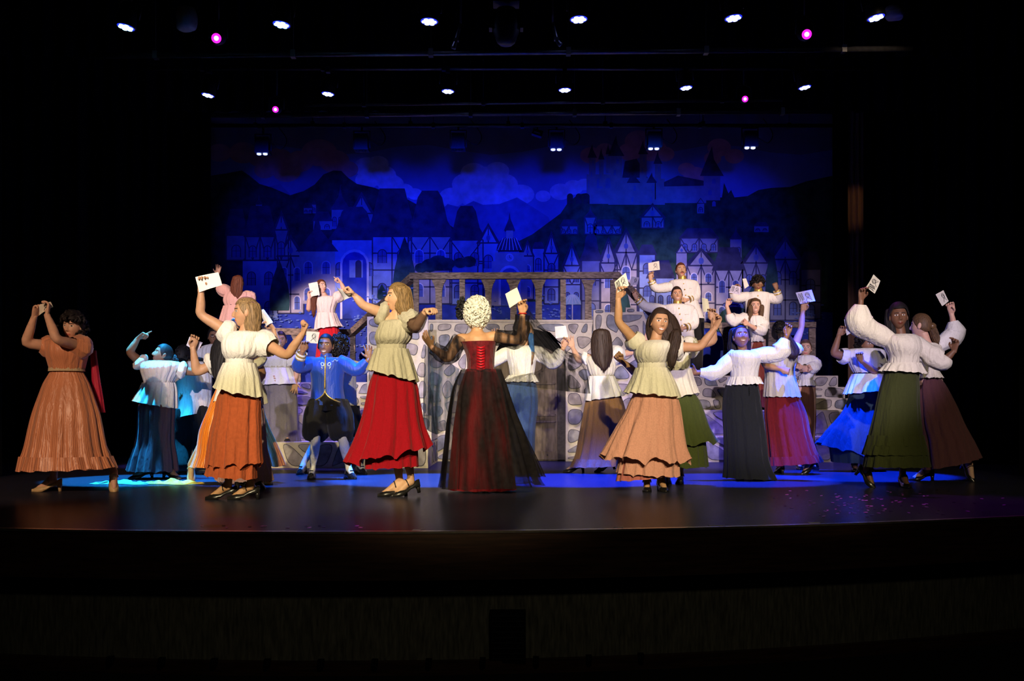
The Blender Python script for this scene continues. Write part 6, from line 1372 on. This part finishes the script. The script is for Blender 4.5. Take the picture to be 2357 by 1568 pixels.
p = Person('dark-haired laughing person in a white gold-trimmed jacket, just below the moustached one', 14.6, 'light', (1558,679,0,6,-3,True), [(708,1530,1594),(730,1534,1594),(758,1546,1592),(785,1546,1594)],
    [(1530,714),(1484,706,-0.05),(1464,686,-0.10),(1457,664,-0.12)], [(1594,718),(1600,748,-0.03),(1572,756,-0.16),(1560,757,-0.18)], [(1556,None,-95,0),(1582,None,-80,0)], base=0.712, hands=('hold','fist'), neck_r=0.055)
uniform(p, M21); trousers(p, BLACKCLOTH, [(1560,800),(1582,800)], [(1560,870),(1582,870)], [(1558,938),(1582,938)], (0.10,0.085,0.075)); p.cap(H_DARK, -0.04, face=0.066); p.shoes(BLACKSHOE, 'flat')
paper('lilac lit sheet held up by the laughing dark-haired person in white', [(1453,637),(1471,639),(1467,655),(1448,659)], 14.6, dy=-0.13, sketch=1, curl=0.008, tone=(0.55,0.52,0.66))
M22 = [(672,1730,1760,0.085),(676,1718,1772,0.12),(695,1714,1772,0.14),(715,1715,1771,0.135),(737,1716,1770,0.135),(758,1714,1772,0.15)]
p = Person('curly-haired person in a white gold-trimmed jacket flexing both arms on the right landing', 15.7, 'brown', (1744,654,-3,0,0,False), [(680,1720,1768),(700,1720,1768),(730,1722,1766),(755,1720,1768)],
    [(1720,682),(1690,688,-0.06),(1686,662,-0.12),(1704,651,-0.14)], [(1768,684),(1795,692,-0.05),(1787,665,-0.10),(1783,650,-0.12)], [(1734,None,-95,0),(1754,None,-85,0)], base=RZ, hands=('hold','fist'), palm=((0.2,-0.3,-1),(0.0,1,0)), neck_r=0.055)
uniform(p, M22); trousers(p, BLACKCLOTH, [(1734,760),(1754,760)], [(1734,810),(1754,810)], [(1734,862),(1754,862)], (0.10,0.085,0.075)); p.cap(H_BLACK, -0.05, grow=0.008, face=0.07, curl=(110,0.02,(0.10,0.112,0.128)), keep=lambda d: d.z > 0.15 or (d.y > 0.1 and d.z > -0.2)); p.shoes(BLACKSHOE, 'flat')
paper('small folded sheet in the bent arm of the curly-haired person', [(1709,642),(1717,641),(1724,658),(1714,665)], 15.7, dy=-0.16, curl=0.006)

# 23 long brown hair, striped skirt
p = Person('person with wavy brown hair and a red striped skirt on the right stairs', 14.58, 'fair', (1738,706,-4,4,0,True), [(734,1722,1758),(750,1726,1758),(770,1730,1752),(785,1728,1756)],
    [(1722,733),(1682,738,-0.05),(1673,704,-0.08),(1681,676,-0.10)], [(1758,738),(1752,764,-0.10),(1722,747,-0.22),(1707,735,-0.24)], None, base=0.712, hands=('hold','hold'), palm=((0.4,-0.9,0),(-0.3,-0.9,0)))
bl = p.wear('blouse', WHITE, [(727,1730,1750,0.08),(731,1718,1762,0.11),(748,1720,1763,0.13),(765,1726,1758,0.125),(778,1729,1753,0.11)], folds=(20,0.02,0.03), m=14); p.wear('ruffle', WHITE, [(777,1729,1753,0.11),(788,1724,1757,0.14)], folds=(16,0.01,0.09), parent=bl, m=6)
p.sleeve(bl, WHITE, 'L', -0.15, 1.45, [0.06,0.09,0.085,0.10,0.09,0.05], amp=0.07); p.sleeve(bl, WHITE, 'R', -0.15, 1.5, [0.06,0.085,0.09,0.09,0.08,0.045], amp=0.07)
p.wear('skirt', cloth('striped_skirt', (0.30,0.035,0.030), stripes=(34,(0.62,0.30,0.10),0.22)), [(784,1728,1756,0.12),(830,1722,1762),(890,1718,1766),(938,1714,1770)], folds=(12,0.02,0.07)); h = p.cap(H_BROWN, -0.07); p.fall(H_BROWN, [(692,1724,1752),(710,1721,1755),(724,1720,1754),(735,1724,1752)], h, dy=0.05, depth=0.04)
p.fall(H_BROWN, [(708,1746,1756),(722,1746,1755),(738,1744,1752)], h, dy=-0.06, depth=0.025, name='front_lock'); p.fall(H_BROWN, [(708,1721,1730),(722,1720,1730),(734,1718,1728)], h, dy=-0.06, depth=0.025, name='front_lock'); p.shoes(BLACKSHOE)
paper('sketched sheet held up by the person with wavy brown hair', [(1685,656),(1705,661),(1704,679),(1678,674)], 14.58, dy=-0.13, sketch=2, curl=0.006, tone=(0.58,0.54,0.66))

# 24 dark red skirt from behind
p = Person('person with a dark bun in a beige blouse and dark red skirt', 11.3, 'tan', (1795,766,165,0,0,False), [(812,1772,1828),(832,1766,1828),(855,1766,1822),(890,1764,1832)],
    [(1776,812),(1762,842,-0.10),(1798,850,-0.20),(1816,855,-0.22)], [(1826,804),(1843,760,0.02),(1848,716,0.02),(1852,699,0.02)], [(1798,1090,95,0),(1866,1090,200,22)], back=True, hands=('fist','hold'), palm=((0,1,0),None))
bl = p.wear('blouse', BEIGE, [(800,1780,1818,0.085),(806,1766,1832,0.11),(828,1758,1834,0.13),(856,1761,1828,0.125),(885,1760,1834,0.14),((914,915),1758,1842,0.17)], folds=(18,0.015,0.045), m=18)
p.sleeve(bl, BEIGE, 'L', -0.15, 0.9, [0.06,0.085,0.09,0.08,0.060]); p.sleeve(bl, WHITE, 'R', -0.2, 0.30, [0.06,0.092,0.10,0.092,0.062], amp=0.08)
MAR = cloth('dark_red_cotton', (0.14,0.008,0.010), var=0.15); sk = p.wear('skirt', MAR, [(905,1760,1838,0.15),(956,1760,1856),(998,1764,1864),(1041,1768,1878),((1070,1062),1770,1887)], folds=(12,0.02,0.06), ratio=0.68); p.wear('ruffle', MAR, [((1052,1046),1769,1880),((1073,1063),1769,1890)], folds=(18,0.02,0.05), ratio=0.69, parent=sk, m=6)
h = p.cap(H_BLACK, -0.08, grow=0.01); p.fall(H_DARK, [(775,1784,1812),(792,1790,1824),(808,1796,1832),(822,1802,1828)], h, dy=-0.12, depth=0.04, amp=0.14); e = MB(); e.ell(p.hm @ Vector((0,0.10,0.05)), (0.05,0.05,0.05), 14, 10); curls(e, p.hm @ Vector((0,0.10,0.05)), (0.05,0.05,0.05), 30, 0.016, 3); e.build('bun', H_BLACK, h); p.shoes(BLACKSHOE)
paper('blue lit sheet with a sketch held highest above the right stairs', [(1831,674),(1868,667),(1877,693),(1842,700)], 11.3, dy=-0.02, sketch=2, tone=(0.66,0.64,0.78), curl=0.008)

# 25 brown skirt at the right end
p = Person('person with folded arms in a white blouse and brown skirt beside the right stairs', 12.3, 'fair', (1854,803,-14,4,0,False), [(826,1836,1872),(845,1832,1872),(865,1838,1868),(882,1836,1870)],
    [(1838,828),(1828,852,-0.06),(1850,852,-0.20),(1864,846,-0.22)], [(1872,830),(1876,846,-0.06),(1846,846,-0.22),(1834,842,-0.24)], None, hands=('fist','fist'), hs=0.92)
bl = p.wear('blouse', WHITE, [(818,1844,1866,0.08),(822,1832,1877,0.11),(840,1828,1878,0.13),(860,1834,1873,0.12),(876,1838,1869,0.11)], folds=(20,0.015,0.03), m=14); p.wear('ruffle', WHITE, [(875,1838,1869,0.112),(889,1832,1875,0.14)], folds=(17,0.01,0.09), parent=bl, m=6)
p.sleeve(bl, WHITE, 'L', -0.1, 1.8, [0.06,0.09,0.085,0.085,0.07,0.04], amp=0.07); p.sleeve(bl, WHITE, 'R', -0.1, 1.8, [0.06,0.095,0.09,0.085,0.07,0.04], amp=0.07)
p.wear('skirt', cloth('chestnut_cotton', (0.16,0.065,0.030)), [(884,1836,1872,0.12),(920,1832,1876),(970,1830,1877),(1030,1830,1872),(1072,1830,1872)], folds=(14,0.02,0.05)); p.cap(H_BROWN, -0.07); p.shoes(BLACKSHOE)

# 26 blue skirt spreading left
p = Person('person in a blouse lit bright blue with a wide navy skirt swirling left', 11.8, 'brown', (1994,792,28,-4,0,False), [(812,1956,2028),(835,1960,2028),(858,1970,2028),(890,1962,2026)],
    [(1950,822),(1919,814,-0.04),(1931,772,-0.06),(1940,754,-0.07)], [(2026,830),(2014,856,-0.12),(1984,832,-0.24),(1975,810,-0.26)], [(1965,1085,-95,0),(1995,1085,-85,0)], hands=('hold','hold'), arm=1.1)
bl = p.wear('blouse', WHITE, [(802,1974,2016,0.085),(806,1948,2034,0.115),(825,1950,2038,0.14),(845,1958,2036,0.135),(860,1966,2032,0.125)], folds=(20,0.02,0.04), m=14); p.band(BLK, [(858,1965,2033,0.127),(863,1965,2033,0.127)], 'belt'); p.wear('peplum', WHITE, [(861,1965,2033,0.125),(882,1956,2034,0.15),((908,898),1947,2034,0.17)], folds=(14,0.015,0.07), parent=bl, m=10)
p.sleeve(bl, WHITE, 'L', -0.15, 0.55, [0.06,0.09,0.092,0.075]); p.sleeve(bl, WHITE, 'R', -0.15, 0.6, [0.06,0.09,0.092,0.075])
NAVY = cloth('navy_green_cotton', (0.030,0.060,0.085), var=0.2); sk = p.wear('skirt', NAVY, [(895,1958,2028,0.15),(920,1952,2030),(950,1938,2032),((985,980),1908,2034),((1010,1030),1888,2034),((1022,1064),1878,2034)], folds=(10,0.02,0.10), ratio=0.5, hemw=0.03); p.wear('underskirt', NAVY, [(1010,1908,2030),((1064,1070),1916,2030)], folds=(12,0.04,0.08), ratio=0.5, parent=sk, m=8)
p.cap(H_BLACK, -0.09, grow=0.02, curl=(80,0.024,(0.11,0.12,0.125))); p.shoes(BLACKSHOE)
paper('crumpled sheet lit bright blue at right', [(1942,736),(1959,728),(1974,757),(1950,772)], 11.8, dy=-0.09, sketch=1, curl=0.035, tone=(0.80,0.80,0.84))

# 27 plum skirt at far right
p = Person('person turned away with brown curls and a plum skirt at far right', 10.12, 'fair', (2119,750,-125,0,0,False), [(800,2112,2160),(818,2114,2160),(846,2116,2152),(866,2116,2158)],
    [(2116,806),(2098,840,0.08),(2080,850,0.08),(2070,852,0.08)], [(2158,796,0.02),(2200,772,0.06),(2190,722,0.06),(2188,697,0.05)], [(2134,1107,175,0),(2232,1108,-70,40)], back=True, hands=('open','hold'), palm=(None,(-0.6,-0.7,0)))
bl = p.wear('blouse', CREAM, [(790,2118,2150,0.09),(796,2108,2164,0.11),(815,2110,2166,0.13),(840,2114,2156,0.12),(855,2116,2154,0.115)], folds=(22,0.015,0.025), m=14); p.wear('ruffle', CREAM, [(853,2116,2154,0.117),(871,2110,2164,0.15)], folds=(17,0.01,0.08), parent=bl, m=6)
p.sleeve(bl, WHITE, 'R', -0.1, 1.65, [0.06,0.095,0.095,0.115,0.10,0.045], amp=0.06); p.sleeve(bl, CREAM, 'L', -0.1, 1.6, [0.06,0.09,0.085,0.09,0.08,0.04], amp=0.06)
p.wear('skirt', cloth('plum_cotton', (0.11,0.042,0.052), var=0.12), [(862,2114,2160,0.13),(892,2112,2178),(935,2112,2199),(977,2114,2216),(1020,2122,2238),((1082,1054),2126,2253)], folds=(11,0.02,0.07), ratio=0.72)
h = p.cap(H_BROWN, -0.06); p.fall(H_BROWN, [(752,2134,2148),(766,2136,2154),(780,2140,2158),(790,2146,2154)], h, dy=-0.05, depth=0.03, amp=0.14, name='curls'); e = MB(); e.ell(p.hm @ Vector((0.01,0.118,-0.01)), (0.035,0.02,0.03), 10, 8); e.build('hair_clip', mat('clip_brown', (0.12,0.07,0.03), 0.3), h); p.shoes(BLACKSHOE)
paper('sheet with one pencil stroke held up at far right', [(2153,678),(2171,668),(2184,693),(2169,705)], 10.12, dy=0.02, sketch=1, tone=(0.62,0.60,0.52), curl=0.008)

# 28 front right: green ruffled skirt
p = Person('person in an ivory long-sleeved blouse and dark green skirt with three ruffles', 9.29, 'dark', (2068,729,-10,2,-2,False), [(786,2042,2112),(805,2042,2116),(824,2050,2110),(845,2040,2114)],
    [(2040,780),(1975,746,-0.05),(1982,690,-0.08),(1985,657,-0.10)], [(2112,795),(2170,835,-0.05),(2196,808,-0.08),(2201,781,-0.09)], [(1996,1106,-45,35),(2077,1120,-92,0)], hands=('hold','hold'), palm=((0.3,-0.9,0),(-0.8,-0.5,0)))
bl = p.wear('blouse', CREAM, [(770,2050,2104,0.09),(776,2036,2114,0.115),(790,2032,2119,0.135),(806,2038,2120,0.14),(822,2046,2114,0.125),(838,2044,2113,0.125)], folds=(28,0.012,0.022), bust=(-0.15,0.45,0.35,0.05), m=18, hemw=0); p.wear('ruffle', CREAM, [(836,2044,2113,0.127),((855,862),2028,2124,0.17)], folds=(16,0.01,0.08), parent=bl, m=7)
p.sleeve(bl, CREAM, 'L', -0.3, 1.80, [0.06,0.095,0.095,0.12,0.11,0.048], amp=0.05); p.sleeve(bl, CREAM, 'R', -0.3, 1.45, [0.06,0.09,0.09,0.11,0.095,0.048], amp=0.06)
GRN = cloth('dark_green_cotton', (0.040,0.048,0.013), var=0.15)
sk = p.wear('skirt', GRN, [(850,2034,2118,0.15),(914,2021,2116),(956,2013,2118),(998,2003,2122),(1030,1998,2126),(1062,1996,2130)], folds=(11,0.012,0.045), ratio=0.7)
for y0, y1, xl_, xr_ in ((1002,1027,1996,2127),(1024,1047,1990,2132),(1043,1075,1992,2136)): p.wear('ruffle', GRN, [(y0,xl_+6,xr_-5),(y1,xl_,xr_)], folds=(21,0.015,0.045), ratio=0.71, grow=0.012, parent=sk, m=7, seed=y0)
h = p.cap(H_BLACK, -0.09, grow=0.012, face=0.066); p.fall(H_BLACK, [(715,2044,2092),(740,2042,2094),(765,2046,2096),(782,2054,2098)], h, dy=0.05, depth=0.06); p.shoes(BLACKSHOE)
paper('sheet with a drawn head held highest by the dancer in green ruffles', [(1993,661),(2010,632),(2027,646),(2014,676)], 9.29, dy=-0.12, sketch=2, tone=(0.60,0.58,0.44), curl=0.012)

# ------------------------------------------------------------------ cloths lying on the floor
def puddle(name, label, px0, px1, py, hgt, m, seed):
    rng = random.Random(seed); Y = GY(py); x0, x1 = PX(px0,Y), PX(px1,Y); n, k = 40, 14; V = []
    ph = [rng.uniform(0,6) for _ in range(5)]
    for i in range(n+1):
        t = i/n; x = x0+(x1-x0)*t; w = 0.16*math.sin(PI*min(1,max(0,t*0.96+0.02)))**0.5*(0.7+0.3*math.sin(5*t+ph[0])); yc = Y+0.06*math.sin(7*t+ph[1])
        for j in range(k+1):
            s = j/k*2-1
            z = hgt*math.sin(PI*t)**0.5*(1-s*s)*(0.45+0.35*math.sin(17*t+4*s+ph[2])+0.25*math.sin(31*t-6*s+ph[3])); V.append(Vector((x+0.02*math.sin(9*s+ph[4]), yc+w*s, 0.004+max(0,z))))
    mb = MB(); mb.add(V, [(i*(k+1)+j, (i+1)*(k+1)+j, (i+1)*(k+1)+j+1, i*(k+1)+j+1) for i in range(n) for j in range(k)], 0); return mb.build(name, m, None, label=label, cat='scarf')
puddle('scarf', 'crumpled yellow scarf lying on the stage floor', 338, 468, 1114, 0.05, cloth('yellow_silk', (0.72,0.55,0.07), rough=0.5), 2)
puddle('scarf', 'flat teal scarf lying on the stage floor beside the yellow scarf', 215, 345, 1114, 0.035, cloth('teal_silk', (0.30,0.62,0.55), rough=0.5), 5)
